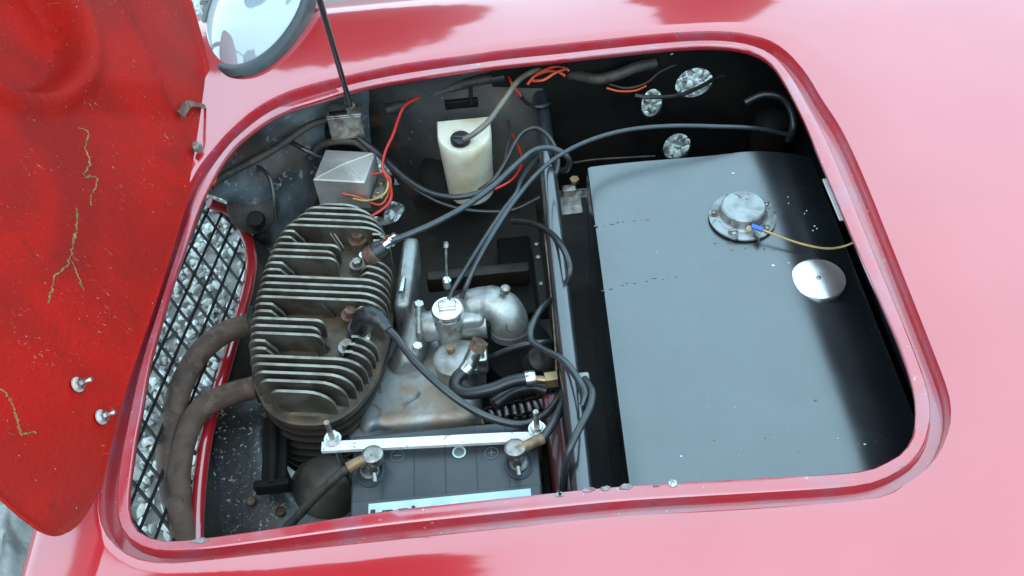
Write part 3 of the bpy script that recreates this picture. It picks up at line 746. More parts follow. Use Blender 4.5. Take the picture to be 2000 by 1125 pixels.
# scuffs, drips and paint flecks on the tank top
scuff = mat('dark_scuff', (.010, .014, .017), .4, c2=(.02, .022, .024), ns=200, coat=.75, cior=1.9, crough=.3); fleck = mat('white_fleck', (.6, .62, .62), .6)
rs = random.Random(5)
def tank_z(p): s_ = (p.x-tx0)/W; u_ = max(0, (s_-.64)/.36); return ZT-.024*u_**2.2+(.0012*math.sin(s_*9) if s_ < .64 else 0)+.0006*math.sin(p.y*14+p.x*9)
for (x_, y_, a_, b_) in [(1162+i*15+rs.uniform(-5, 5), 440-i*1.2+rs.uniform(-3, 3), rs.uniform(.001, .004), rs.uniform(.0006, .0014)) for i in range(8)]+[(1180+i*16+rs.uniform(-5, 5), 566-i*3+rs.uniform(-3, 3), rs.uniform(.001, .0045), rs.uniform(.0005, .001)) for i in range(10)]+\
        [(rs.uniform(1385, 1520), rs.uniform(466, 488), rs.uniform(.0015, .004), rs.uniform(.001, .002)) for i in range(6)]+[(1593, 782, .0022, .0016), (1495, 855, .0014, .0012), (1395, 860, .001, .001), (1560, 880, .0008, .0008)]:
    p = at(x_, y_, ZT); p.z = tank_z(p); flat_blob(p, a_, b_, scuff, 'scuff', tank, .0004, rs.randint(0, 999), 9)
for (x_, y_) in ((1540, 379), (1541, 392), (1577, 401), (1593, 430), (1590, 440), (1330, 892), (1636, 857), (1541, 512), (1510, 518), (1432, 338), (1598, 434), (1690, 866), (1573, 408)):
    p = at(x_, y_, ZT); p.z = tank_z(p); r_ = rs.uniform(.0008, .0024); flat_blob(p, r_, r_*.8, fleck, 'paint_fleck', tank, .0005, rs.randint(0, 999), 8)
# ------------------------------------------------------------------ cross tube
tube = thing('cross_tube', at(1100, 600, -.11), 'black round steel tube crossing the bay beside the tank', 'tube')
P = pts([(1052, 175, -.100), (1060, 230, -.098), (1080, 420, -.098), (1103, 640, -.098), (1127, 850, -.098), (1142, 1010, -.098)])
MB().tube(spline(P, 6), .0122, 28).build('pipe', M['tube_paint'], tube)
MB().lathe(at(1050, 172, -.100), [(.0122, -.01), (.0118, 0), (.0095, .005), (.003, .007)], 20, axis=(0, 1, 0)).build('end', M['tube_paint'], tube)
MB().tube(spline(pts([(1025, 170, -.085), (1018, 186, -.09), (1030, 202, -.083), (1052, 208, -.08), (1072, 203, -.085), (1066, 196, -.1)])), .003, 8).build('tie', M['rubber'], tube)
MB().box(at(1140, 745, -.09), (.014, .016, .018), .003).build('clip', M['dull_steel'], tube)
tag(MB().tube(spline(pts([(1065, 455, -.11), (1072, 520, -.112), (1080, 600, -.114), (1086, 680, -.116), (1088, 735, -.118)])), .0022, 8).build('copper_line', M['copper']), 'thin copper pipe running along the left of the black tube', 'pipe')
mb = MB(); c = at(1115, 395, -.15); mb.box(c, (.03, .05, .004), .001); mb.box(c+Vector((0, .02, .005)), (.02, .014, .012), .003)
tag(mb.build('steel_bracket', M['dull_steel']), 'small steel bracket between the tube and the tank', 'bracket')
hexa(MB(), at(1122, 355, -.14), .007, .006).build('brass_nut', M['brass']); tag(bpy.data.objects['brass_nut'], 'small brass nut beside the tank far left corner', 'nut')

# ------------------------------------------------------------------ engine
ZH = -.075
yaw, tilt = R(6), R(5)
EX = Vector((math.cos(yaw)*math.cos(tilt), -math.sin(yaw)*math.cos(tilt), -math.sin(tilt))).normalized()
EY = Vector((math.sin(yaw), math.cos(yaw), 0)); EZ = EX.cross(EY).normalized(); EY = EZ.cross(EX)
ya, yb = at(650, 395, ZH), at(617, 760, ZH)
EC = (ya+yb)/2; EC.x = (at(498, 560, ZH).x+at(762, 590, ZH).x)/2
HB = abs((ya-yb).dot(EY))/2+.004; HA = .0815; HH = .046
eng = thing('engine', EC-EZ*.22, 'two cylinder air cooled engine with finned brown grey cylinder head', 'engine')
def E(x, y, z): return EC+EX*x+EY*y+EZ*z       # z = 0 at fin tops
def halfw(y, b=HB, a=HA):
    q = min(1, abs(y)/b); return a*max(0, 1-q**2.7)**(1/2.4)
def stadium(a, b, z, n=72):
    out = []
    for i in range(n):
        t = 2*math.pi*i/n; c_, s_ = math.cos(t), math.sin(t)
        out.append(E(a*math.copysign(abs(c_)**.82, c_), b*math.copysign(abs(s_)**.82, s_), z))
    return out
def sloops(spec, n=72, cap=True):
    mb = MB(); v = [p for (a, b, z) in spec for p in stadium(a, b, z, n)]
    f = [(i*n+j, i*n+(j+1) % n, (i+1)*n+(j+1) % n, (i+1)*n+j) for i in range(len(spec)-1) for j in range(n)]
    mb.add(v, f, True)
    if cap: mb.add(v[-n:], [tuple(range(n))], False)
    return mb
head = sloops([(HA+.002, HB+.007, -.068), (HA+.004, HB+.009, -.064), (HA+.004, HB+.009, -.055), (HA+.001, HB+.005, -.052), (HA-.004, HB+.002, -.046), (HA-.018, HB-.02, -.036), (HA-.045, HB-.06, -.032), (.002, .004, -.031)]).build('cylinder_head', M['head_base'], eng)
spec = []
for k in range(7):
    z = -.078-k*.016
    spec += [(HA-.012, HB-.008, z), (HA+.002, HB+.006, z-.003), (HA+.002, HB+.006, z-.006), (HA-.012, HB-.008, z-.009)]
sloops([(HA-.01, HB, -.07)]+spec, cap=False).build('barrel', M['barrel'], eng)
ys_ = np.linspace(HB-.004, -HB+.004, 28)
def fin(y, x0, x1, rl=.014, rr_=.03, sl=0., sr=.0, h=0.):
    """plate along x between x0 and x1, rounded upper corners; sl/sr slope the cut ends"""
    zb = -.046; H = h
    P = []
    P.append((x0, zb))
    if sl: P += [(x0, H-.012), (x0+sl, H-.001), (x0+sl+.003, H)]
    else:
        for t in np.linspace(0, math.pi/2, 6): P.append((x0+rl*(1-math.cos(t)), H-rl*(1-math.sin(t))))
    if sr: P += [(x1-sr-.003, H), (x1-sr, H-.001), (x1-sr*.3, H-.018)]
    else:
        for t in np.linspace(math.pi/2, 0, 7): P.append((x1-rr_*(1-math.cos(math.pi/2-t)) if False else x1-rr_*(1-math.cos(t)), H-rr_*(1-math.sin(t))))
    P.append((x1, zb))
    th = .0019
    mb = MB(); n_ = len(P)
    A = [E(px, y-th, pz) for px, pz in P]; B = [E(px, y+th, pz) for px, pz in P]
    mb.add(A+B, [tuple(range(n_))[::-1], tuple(range(n_, 2*n_))], False)
    mb.add(A+B, [(i, (i+1) % n_, n_+(i+1) % n_, n_+i) for i in range(n_)], True)
    o_ = mb.build('fin', M['fin'], head); o_.data.materials.append(M['fin_edge'])
    for pl_ in list(o_.data.polygons)[2:]: pl_.material_index = 1
for k in range(28):
    y = ys_[k]; w = max(.034, halfw(y, HB+.006)); n1 = k+1
    hh = -.004 if n1 in (1, 28) else 0
    xs = random.uniform(-.0008, .0008)
    if n1 in (1, 2, 3, 4, 5, 13, 14, 15, 16, 24, 25, 26, 27, 28):
        fin(y, -w+xs, w+xs, .012 if n1 > 4 else .02, .032, h=hh)
    elif n1 in (8, 9, 10, 19, 20, 21):
        fin(y, -w+xs, w*.14+xs-(.004 if n1 in (9, 20) else 0), .012, .012)
        if n1 in (10, 21): fin(y, w*.60, w, .010, .030)
    else:
        fin(y, -w+xs, -w*.50+xs, .012, 0, sr=.016)
        if n1 in (11, 12, 22, 23, 17, 18): fin(y, w*.52, w, .014, .030)
        if n1 in (6, 7): fin(y, w*.72, w, .010, .022)
# diagonal webs
for (px, py, qx, qy) in ((645, 444, 672, 485), (645, 455, 668, 490), (640, 505, 660, 527), (634, 514, 650, 527), (628, 580, 660, 612), (628, 592, 655, 618), (617, 652, 645, 680), (617, 668, 640, 684)):
    a, b = at(px, py, ZH-.004), at(qx, qy, ZH-.030)
    mb = MB(); d = EZ*-.02
    for s in (1,):
        P = [a, b, b+d, a+d*1.8]; nrm = (b-a).cross(d).normalized()*.0024
        mb.prism([p-nrm*.5 for p in P], nrm)
    mb.build('web', M['fin'], head)
# head bolts and small studs
for i, (px, py, z, s) in enumerate(((698, 466, -.096, 1.0), (685, 612, -.096, 1.0), (697, 515, -.1, .8), (678, 676, -.1, .9))):
    c = at(px, py, z); 
    o_ = MB().lathe(c-EZ*.016, [(.011*s, 0), (.011*s, .012), (.0125*s, .0125), (.0125*s, .015), (.007*s, .0152)], 20, axis=EZ).build('bolt', M['cast'] if i > 1 else M['rust_bolt'], head)
    hexa(MB(), c-EZ*.001, .0075*s, .009*s, EZ, .3*i).build('hex_head', M['rust_bolt'] if i < 2 else M['dull_steel'], o_)
for (px, py) in ((602, 462), (592, 524), (580, 602), (575, 680)):
    c = at(px, py, -.112); MB().lathe(c, [(.011, 0), (.011, .008), (.007, .011), (.001, .0115)], 18, axis=EZ).build('stud_nut', M['rust_bolt'], head)
# spark plugs with caps
for i, (px, py) in enumerate(((712, 512), (705, 650))):
    c = at(px, py, -.105); o_ = MB().lathe(c-EZ*.015, [(.012, 0), (.012, .01), (.009, .011), (.009, .016), (.006, .017), (.006, .03)], 18, axis=EZ).build('spark_plug', M['zinc'], eng)
# exhaust pipes
ex = thing('exhaust_pipe', at(340, 900, -.25), 'rusty brown exhaust pipe bending from the far cylinder', 'exhaust pipe', None)
MB().tube(spline(pts([(520, 618, -.150), (480, 636, -.150), (435, 652, -.15), (390, 690, -.152), (358, 745, -.158), (338, 810, -.160), (330, 880, -.165), (336, 950, -.172), (352, 1020, -.182), (372, 1090, -.20)])), .0148, 24).build('pipe', M['rust'], ex)
ex2 = thing('exhaust_pipe', at(350, 900, -.25), 'rusty brown exhaust pipe bending from the near cylinder', 'exhaust pipe', None)
MB().tube(spline(pts([(530, 745, -.150), (495, 757, -.150), (448, 770, -.15), (402, 792, -.153), (372, 828, -.160), (355, 880, -.162), (348, 940, -.166), (352, 1010, -.176), (368, 1080, -.195)])), [.0146]*65, 24).build('pipe', M['rust'], ex2)
for e_, q in ((ex, (497, 630, -.15)), (ex2, (508, 753, -.15))):
    MB().lathe(at(*q), [(.02, -.005), (.0225, -.004), (.0225, .004), (.02, .005)], 24, axis=(1, .15, 0)).build('collar', M['barrel'], e_)
# crankcase right of the barrel
mb = MB(); c = at(825, 770, -.225); mb.box(c, (.155, .17, .11), .022, seg=5); mb.build('crankcase', M['alloy'], eng)
mb = MB(); c = at(800, 860, -.235); mb.lathe(c, [(.0, .05), (.055, .05), (.062, .045), (.064, .03), (.064, -.05)], 40, sx=1.2, sy=.7); mb.build('case_cover', M['alloy'], eng)
mb = MB(); mb.box(at(797, 560, -.15), (.022, .125, .07), .008, Y=EY, X=EX, Z=EZ); mb.build('inlet_flange', M['cast'], eng)
mb = MB(); mb.box(at(790, 520, -.125), (.006, .05, .02), .002, Y=EY, X=EX, Z=EZ)
mb.build('flange_rib', M['cast'], eng)
MB().tube([at(787, 545, -.105), at(783, 572, -.105)], .0045, 12).build('flange_stud', M['zinc'], eng)
mb = MB(); mb.tube(spline(pts([(775, 600, -.165), (800, 615, -.155), (815, 640, -.15), (800, 690, -.16), (785, 720, -.18)])), [.02]*33, 16); mb.build('inlet_stub', M['cast'], eng)
# dynamo low at the front
mb = MB(); mb.lathe(at(640, 955, -.24), [(.001, .05), (.012, .048), (.024, .042), (.034, .031), (.041, .016), (.044, -.002), (.045, -.06)], 32, axis=(.1, -.25, 1)); mb.lathe(at(640, 955, -.24), [(.0455, -.004), (.047, -.002), (.047, .003), (.0455, .005)], 32, axis=(.1, -.25, 1))
tag(mb.build('dynamo', mat('dull_brown_alloy', (.12, .105, .085), .5, c2=(.07, .055, .045), ns=20, metal=.4, bump=.2)), 'rounded dull brown dynamo housing left of the battery', 'dynamo')

# plug caps and their leads
c1 = thing('plug_cap', at(735, 485, -.09), 'brown stained spark plug cap with a bright ferrule', 'plug cap')
a, b = at(718, 505, -.085), at(757, 474, -.068); d = (b-a).normalized()
MB().lathe(a, [(.010, -.002), (.0125, 0), (.0135, .006), (.013, .014)], 20, axis=d).build('skirt', M['rust_bolt'], c1)
MB().lathe(a, [(.0122, .012), (.0125, .02), (.010, .026), (.0085, .030)], 20, axis=d).build('body', M['rubber'], c1)
MB().lathe(a, [(.007, .029), (.0068, .036), (.0085, .037), (.0085, .041), (.006, .042), (.0055, .050)], 20, axis=d).build('ferrule', M['chrome'], c1)
c2 = thing('plug_cap', at(720, 625, -.09), 'black rubber elbow spark plug cap on the near cylinder', 'plug cap')
MB().tube(spline(pts([(700, 640, -.085), (708, 622, -.068), (722, 616, -.058), (740, 624, -.058), (758, 645, -.064)]), 5), [.0105]*6+[.0118]*6+[.0108]*4+[.009]*3+[.0075]*2, 18).build('elbow', M['rubber'], c2)
MB().tube([at(700, 642, -.095), at(698, 650, -.11)], .013, 18).build('skirt', M['rubber'], c2)

# ------------------------------------------------------------------ carburettor
cb = thing('carburettor', at(880, 640, -.19), 'silver alloy carburettor with a round mixing chamber and two cables', 'carburettor')
c = at(880, 640, -.135)
MB().lathe(c, [(.017, -.03), (.0195, -.028), (.0195, .028), (.0185, .03)], 30).build('mixing_chamber', M['carb'], cb)
tp = c+Vector((0, 0, .030))
cp = MB().lathe(tp, [(.0195, -.002), (.0205, 0), (.0205, .006), (.0185, .009), (.016, .009), (.0158, .006), (.001, .006)], 32).build('top_ring', M['cap_metal'], cb)
MB().box(tp+Vector((0, .004, .010)), (.022, .010, .008), .002).build('cable_bridge', M['zinc'], cb)
MB().tube([at(818, 640, -.14), at(850, 636, -.138), at(925, 630, -.138), at(950, 628, -.138)], [.020, .020, .022, .022], 28).build('throat', M['carb'], cb)
mb = MB(); mb.box(at(822, 640, -.142), (.008, .056, .05), .004); mb.build('mounting_flange', M['carb'], cb)
for (x, y) in ((818, 600), (815, 682)): hexa(MB(), at(x, y, -.125), .006, .008, (0.2, 0, 1)).build('flange_nut', M['zinc'], cb)
# bell mouth
P = spline(pts([(900, 606, -.128), (925, 596, -.120), (955, 592, -.115), (980, 602, -.118), (994, 624, -.130), (997, 650, -.150)]), 6)
MB().tube(P, [.020]*6+[.0215]*6+[.023]*6+[.024]*6+[.0243]*7, 30, caps=False).build('intake_elbow', M['carb'], cb)
MB().tube([P[-3], P[-1]+(P[-1]-P[-3])*.2], .026, 30).build('elbow_rim', M['cast'], cb)
MB().box(at(922, 622, -.135), (.034, .046, .046), .008).build('venturi_block', M['carb'], cb)
MB().lathe(at(985, 570, -.09), [(.006, 0), (.006, .008), (.003, .01)], 14, axis=(.3, 0, 1)).build('bell_screw', M['dull_steel'], cb)
# float bowl and fuel union
fb = at(900, 720, -.165)
MB().lathe(fb, [(.024, -.03), (.027, -.026), (.027, .016), (.0285, .018), (.0285, .023), (.025, .026), (.012, .028), (.001, .029)], 30, sx=1.15).build('float_bowl', M['carb'], cb)
hexa(MB(), at(880, 683, -.135), .006, .006).build('tickler', M['brass'], cb)
MB().lathe(at(873, 550, -.1), [(.006, -.01), (.006, .004), (.004, .006)], 14).build('tickler_seat', M['zinc'], cb)
MB().tube([at(873, 556, -.105), at(871, 478, -.055)], .0016, 8).build('tickler_rod', M['zinc'], cb)
mb = MB(); mb.tube([at(868, 480, -.055), at(875, 478, -.055)], .0032, 8); mb.tube([at(871, 484, -.057), at(871, 472, -.052)], .0032, 8); mb.build('tickler_knob', M['dull_steel'], cb)
un = MB().tube([at(905, 735, -.145), at(930, 683, -.115)], .0095, 16).build('banjo_union', M['zinc'], cb)
hexa(MB(), at(930, 683, -.116), .0115, .012, (at(930, 683, -.115)-at(905, 735, -.145)), .4).build('banjo_nut', M['rust_bolt'], un)
MB().box(at(938, 700, -.14), (.02, .03, .03), .004).build('side_lug', M['zinc'], cb)
fh = thing('fuel_hose', at(960, 755, -.16), 'black rubber fuel hose from carburettor to brass fitting at the tube', 'hose')
MB().tube(spline(pts([(912, 720, -.125), (893, 738, -.128), (890, 757, -.132), (915, 768, -.13), (960, 760, -.125), (1000, 745, -.12), (1040, 738, -.118)])), .0078, 16).build('rubber_hose', M['rubber'], fh)
MB().lathe(at(1036, 740, -.118), [(.0098, -.006), (.0102, -.005), (.0102, .005), (.0098, .006)], 18, axis=(1, .1, 0)).build('clamp', M['zinc'], fh)
MB().tube([at(1040, 740, -.118), at(1066, 742, -.118)], .005, 12).build('spigot', M['brass'], fh)
hexa(MB(), at(1064, 742, -.118), .0105, .015, (1, .05, 0), .5).build('hex_fitting', M['brass'], fh)
MB().lathe(at(912, 720, -.125), [(.0095, -.005), (.0098, 0), (.0095, .005)], 18, axis=(.6, .5, .3)).build('clamp', M['zinc'], fh)

# drive chain beneath
ch = thing('drive_chain', at(1000, 815, -.24), 'dark greasy drive chain running towards the tube', 'chain')
P = spline(pts([(940, 822, -.2), (975, 808, -.2), (1020, 800, -.2), (1060, 790, -.2), (1090, 775, -.2)]), 3)
for i in range(len(P)-1):
    d = (P[i+1]-P[i]); l_ = d.length; d.normalize(); sd_ = d.cross(Vector((0, 0, 1))).normalized(); up = sd_.cross(d)
    mb = MB()
    for s in (-1, 1): mb.box((P[i]+P[i+1])/2+sd_*(.009+.002*(i % 2))*s, (l_*1.35, .002, .012), .0015, X=d, Y=sd_, Z=up, seg=1)
    mb.build('link', M['barrel'] if i % 2 else M['bay_black'], ch)
    MB().tube([P[i]-sd_*.013, P[i]+sd_*.013], .0032, 10).build('roller', M['dull_steel'], ch)
tag(MB().box(at(1010, 800, -.27), (.16, .1, .07), .02).build('chain_case', M['bay_black']), 'black chain case under the fuel hose', 'chain case')
tag(MB().lathe(at(1010, 690, -.2), [(.05, -.02), (.052, 0), (.045, .012), (.02, .02), (.001, .022)], 30, axis=(.2, -.3, 1)).build('clutch_cover', M['bay_black']), 'dark round clutch cover behind the fuel hose', 'cover')
mb = MB(); mb.tube(spline(pts([(965, 790, -.15), (1000, 765, -.15), (1040, 755, -.15), (1070, 762, -.15)])), .009, 14)
tag(mb.build('breather_hose', M['rubber']), 'short black hose under the fuel hose', 'hose')
mb = MB(); mb.lathe(at(1045, 715, -.15), [(.018, 0), (.018, .02), (.012, .026), (.006, .027)], 22, axis=(.5, -.2, 1))
tag(mb.build('fuel_pump_body', M['barrel']), 'dark greasy pump body just left of the black tube', 'pump')

# ------------------------------------------------------------------ battery and hold down
ZB = -.12
b0, b1, b2, b3 = at(690, 862, ZB), at(1050, 842, ZB), at(1058, 965, ZB), at(683, 1005, ZB)
bxl, bxr = (b0.x+b3.x)/2, (b1.x+b2.x)/2; byf = (b0.y+b1.y)/2+.012; byn = byf-.128
bcx, bcy = (bxl+bxr)/2, (byf+byn)/2; bw, bl = bxr-bxl, byf-byn
bat = thing('battery', (bcx, bcy, ZB-.17), 'grey black car battery with two terminals under a white bar', 'battery')
MB().box((bcx, bcy, ZB-.086), (bw, bl, .172), .003).build('case', M['case'], bat)
MB().box((bcx, bcy-bl*.33, ZB+.0015), (bw-.004, bl*.30, .004), .0012).build('front_lid', M['case'], bat)
lb = MB().box((bcx+.004, bcy-bl*.33, ZB+.0040), (bw*.84, bl*.22, .0012), .0003).build('label', M['label'], bat)
x = bcx-bw*.39
for k in range(9):
    wv = random.uniform(.003, .016); MB().box((x+wv/2, bcy-bl*.335, ZB+.0048), (wv, .010 if k % 3 else .014, .0006)).build('print', M['ink'] if k < 4 else M['white'], lb); x += wv+random.uniform(.004, .01)
for k in range(5): MB().box((bxl+bw*(k+1)/6, bcy+bl*.14, ZB+.0003), (.0012, bl*.60, .0006)).build('cell_line', M['ink'], bat)
def ringm(c, r, t, h, mt, name, par): return MB().lathe(c, [(r-t, 0), (r-t, h), (r, h), (r, 0)], 36, close=False).build(name, mt, par)
q = at(897, 884, ZB+.0002); MB().lathe(q, [(.0062, 0), (.0062, .001), (.001, .0012)], 28).build('charge_eye', M['eye'], bat); ringm(q, .0078, .0018, .0016, M['ring'], 'eye_ring', bat)
q = at(960, 885, ZB+.0002); ringm(q, .0078, .0006, .0007, M['mark'], 'plus_ring', bat)
MB().box(q+Vector((0, 0, .0004)), (.009, .0011, .0007)).build('plus_bar', M['mark'], bat); MB().box(q+Vector((0, 0, .0006)), (.0011, .009, .0007)).build('plus_bar', M['mark'], bat)
q = at(776, 890, ZB+.0002); ringm(q, .0078, .0006, .0007, M['mark'], 'minus_ring', bat); MB().box(q+Vector((0, 0, .0004)), (.009, .0011, .0007)).build('minus_bar', M['mark'], bat)
for (x, y) in ((723, 920), (1014, 905)):
    q = at(x, y, ZB+.0004)
    o_ = MB().lathe(q, [(.0165, 0), (.0165, .0008), (.015, .0012), (.0135, .0012), (.013, .0006)], 30, close=False, sy=1.25).build('terminal_well', M['ink'], bat)
    MB().lathe(q, [(.0105, 0), (.0105, .003), (.009, .0045), (.001, .0048)], 24, sy=1.1).build('terminal_base', M['cast'], bat)
    MB().lathe(q+Vector((0, .010, 0)), [(.0085, 0), (.0078, .016), (.006, .0175), (.001, .0178)], 22).build('post', M['cast'], bat)
bar = thing('hold_down_bar', at(840, 868, ZB+.005), 'white painted metal bar clamping the battery between two studs', 'bar')
P = pts([(628, 872, ZB+.012), (700, 868, ZB+.012), (860, 860, ZB+.013), (980, 854, ZB+.012), (1062, 852, ZB+.012)])
P = spline(P, 4); mb = MB(); k = len(P); wv = Vector((0, .0062, 0)); hv = Vector((0, 0, .005))
mb.add([p-wv-hv for p in P]+[p+wv-hv for p in P]+[p+wv for p in P]+[p-wv for p in P],
       [(a*k+i, a*k+i+1, ((a+1) % 4)*k+i+1, ((a+1) % 4)*k+i) for a in range(4) for i in range(k-1)]+[(0, k, 2*k, 3*k), (k-1, 4*k-1, 3*k-1, 2*k-1)], False)
mb.build('strap', M['white'], bar)
for (x, y, dx) in ((650, 858, -8), (1049, 838, -5)):
    q = at(x, y, ZB+.0125)
    s_ = MB().tube([q+Vector((0, 0, -.16)), q+Vector((0, 0, .035))], .0033, 12).build('stud', M['dull_steel'], bar)
    MB().lathe(q, [(.010, 0), (.010, .0016), (.004, .0018)], 20).build('washer', M['zinc'], s_); hexa(MB(), q+Vector((0, 0, .0018)), .0075, .0065, rot=.3).build('nut', M['zinc'], s_)
for nm, L1, lug, lab in (('battery_cable', [(690, 910, ZB+.012), (665, 925, ZB+.012), (640, 948, ZB+.005), (612, 975, ZB-.01), (585, 1005, ZB-.03), (560, 1030, ZB-.05)], [(730, 893, ZB+.018), (705, 900, ZB+.016), (680, 914, ZB+.013)], 'braided earth cable clamped to the left battery terminal'),
                         ('battery_cable', [(1058, 858, ZB+.018), (1075, 835, ZB+.016), (1090, 808, ZB+.01), (1105, 775, ZB)], [(1008, 880, ZB+.018), (1030, 870, ZB+.018), (1060, 856, ZB+.018)], 'black cable clamped to the right battery terminal')):
    cbt = thing(nm, at(*lug[0]), lab, 'cable')
    MB().tube(spline(pts(L1), 6), .0052, 14).build('cable', M['tape'] if L1[0][0] < 800 else M['gcable'], cbt)
    a, b, c = [at(*q_) for q_ in lug]
    MB().tube([a, b, c], [.006, .0062, .0068], 14).build('lug', M['lead'], cbt)
    MB().lathe(a+Vector((-.001, .002, -.008)), [(.0115, 0), (.012, .002), (.012, .012), (.0095, .0135)], 22, sy=.95).build('clamp', M['dull_steel'], cbt)
    bq = a+Vector((0, -.014, -.002)); 
    hexa(MB(), bq, .0055, .005, (0, -.6, .4)).build('clamp_nut', M['zinc'], cbt); MB().tube([bq, bq+Vector((0.001, -.014, -.004))], .0028, 10).build('clamp_bolt', M['dull_steel'], cbt)

# ------------------------------------------------------------------ washer bottle
def plan(z, k=1.0):
    """flat at the back, round at the front"""
    a, b = at(852, 230, -.085), at(957, 230, -.085); w = (b.x-a.x)/2*k; cx_, yb_ = (a.x+b.x)/2, (a.y+b.y)/2; d = .078*k
    P = [Vector((cx_+w, yb_, z)), Vector((cx_-w, yb_, z))]
    for t in np.linspace(math.pi, 2*math.pi, 15): P.append(Vector((cx_+w*math.cos(t), yb_-.032*k+(d-.032)*math.sin(t), z)))
    return P
rings_ = [plan(-.085-.11, .88), plan(-.15, .93), plan(-.11, .98), plan(-.095, 1.0), plan(-.088, .99), plan(-.085, .95), plan(-.0842, .6)]
# shift so that every ring stays centred
for r_ in rings_:
    s = sum(r_, Vector())/len(r_); c0 = sum(rings_[3], Vector())/len(rings_[3])
    for p in r_: p.x += c0.x-s.x; p.y += (c0.y-s.y)
n_ = len(rings_[0]); v = [p for r_ in rings_ for p in r_]
f = [(i*n_+j, i*n_+(j+1) % n_, (i+1)*n_+(j+1) % n_, (i+1)*n_+j) for i in range(len(rings_)-1) for j in range(n_)]+[tuple(range((len(rings_)-1)*n_, len(rings_)*n_))]
bot = thing('washer_bottle', rings_[0][5], 'milky white plastic bottle with a black cap and hose', 'bottle')
MB().add(v, f).build('container', M['plastic'], bot)
c = at(900, 277, -.084)
cp = MB().lathe(c, [(.0135, 0), (.0145, .001), (.0145, .008), (.013, .010), (.001, .0103)], 30).build('cap', M['rubber'], bot)
MB().box(c+Vector((-.001, -.002, .0112)), (.022, .003, .0025), .0006, X=Vector((.95, -.25, 0)), Y=Vector((.25, .95, 0))).build('cap_grip', M['gcable'], cp)
cable('bottle_hose', [(905, 272, -.072), (925, 262, -.066), (955, 236, -.055), (985, 195, -.048), (1010, 160, -.045), (1035, 142, -.048), (1065, 134, -.055), (1110, 132, -.07)], .0042, M['hose'], 'taupe rubber hose curving up from the white bottle cap', 'hose', 12)
mb = MB(); mb.box(at(903, 215, -.10), (.05, .008, .04), .002); mb.tube([at(920, 205, -.08), at(919, 170, -.055)], .003, 8)
tag(mb.build('bottle_bracket', M['bay_black']), 'dark bracket behind the white bottle', 'bracket')

# ------------------------------------------------------------------ regulator box
rg = thing('regulator', at(672, 360, -.2), 'square aluminium regulator box with a cross creased lid', 'regulator')
q0, q1, q2, q3 = at(612, 347, -.115), at(716, 353, -.115), at(728, 303, -.115), at(637, 298, -.115)
cc = (q0+q1+q2+q3)/4; 
rgX = (q1-q0).normalized(); rgY = Vector((0, 0, 1)).cross(rgX); hx, hy = (q1-q0).length/2*.96, .033
K = [cc-rgX*hx-rgY*hy, cc+rgX*hx-rgY*hy, cc+rgX*hx+rgY*hy, cc-rgX*hx+rgY*hy]; dn = Vector((0, 0, -.05))
inn = [k_+(cc-k_)*.05+Vector((0, 0, .0018)) for k_ in K]
mb = MB(); mb.add(K+[k_+dn for k_ in K]+inn+[cc+Vector((0, 0, .0055))],
   [(i, i+4, (i+1) % 4+4, (i+1) % 4) for i in range(4)]+[(i, (i+1) % 4, (i+1) % 4+8, i+8) for i in range(4)]+[(i+8, (i+1) % 4+8, 12) for i in range(4)], False)
mb.build('cover', M['tin'], rg)
for k_ in inn: MB().tube([k_.lerp(cc, .06)+Vector((0, 0, .0006)), cc+Vector((0, 0, .0054))], .0009, 6).build('crease', M['tin'], rg)
MB().box(cc+Vector((.004, 0, -.056)), (hx*2+.03, hy*2+.014, .012), .002, X=rgX, Y=rgY).build('base', M['barrel'], rg)
MB().box(cc+rgX*(hx+.012)+Vector((0, -.004, -.045)), (.018, hy*1.6, .03), .003, X=rgX, Y=rgY).build('terminal_block', M['dull_steel'], rg)
for k in range(3): MB().lathe(cc+rgX*(hx+.012)+rgY*(-.022+.02*k)+Vector((0, 0, -.03)), [(.0035, 0), (.0035, .003), (.001, .004)], 10).build('terminal', M['brass'], rg)
# horn, dark and rusty, in the corner
hn = thing('horn', at(492, 400, -.17), 'dark rusty horn tucked in the front corner of the bay', 'horn')
MB().lathe(at(495, 400, -.145), [(.034, -.03), (.038, -.01), (.038, 0), (.03, .008), (.012, .012), (.001, .013)], 28, axis=(.35, -.35, .85)).build('body', M['brown'], hn)
MB().lathe(at(500, 430, -.14), [(.012, -.02), (.014, 0), (.010, .01)], 18, axis=(.2, -.5, .8)).build('mount', M['bay_black'], hn)

# ------------------------------------------------------------------ leads, cables and wires
cable('ignition_lead', [(765, 470, -.060), (800, 457, -.058), (850, 435, -.055), (905, 405, -.053), (965, 362, -.053), (1012, 318, -.055), (1043, 294, -.06), (1073, 289, -.066), (1098, 298, -.075), (1112, 315, -.09), (1105, 332, -.11), (1085, 332, -.125)], .0044, M['gcable'], 'thick grey black ignition lead from the ferruled plug cap to the tube', 'lead', 12)
cable('ignition_lead', [(755, 640, -.063), (775, 660, -.068), (805, 700, -.075), (850, 745, -.085), (900, 785, -.095), (950, 813, -.105), (1005, 828, -.112), (1045, 822, -.118), (1078, 797, -.125), (1097, 765, -.13)], .0046, M['cable'], 'black ignition lead from the rubber elbow cap sweeping past the battery', 'lead', 12)
cable('throttle_cable', [(902, 582, -.098), (912, 555, -.08), (935, 505, -.062), (968, 448, -.05), (1005, 392, -.046), (1050, 338, -.044), (1100, 299, -.042), (1160, 271, -.04), (1230, 253, -.042), (1310, 246, -.048), (1400, 247, -.058), (1480, 251, -.07), (1545, 264, -.095)], .0031, M['gcable'], 'long grey black cable arching from the carburettor over the tube to the right', 'cable', 10)
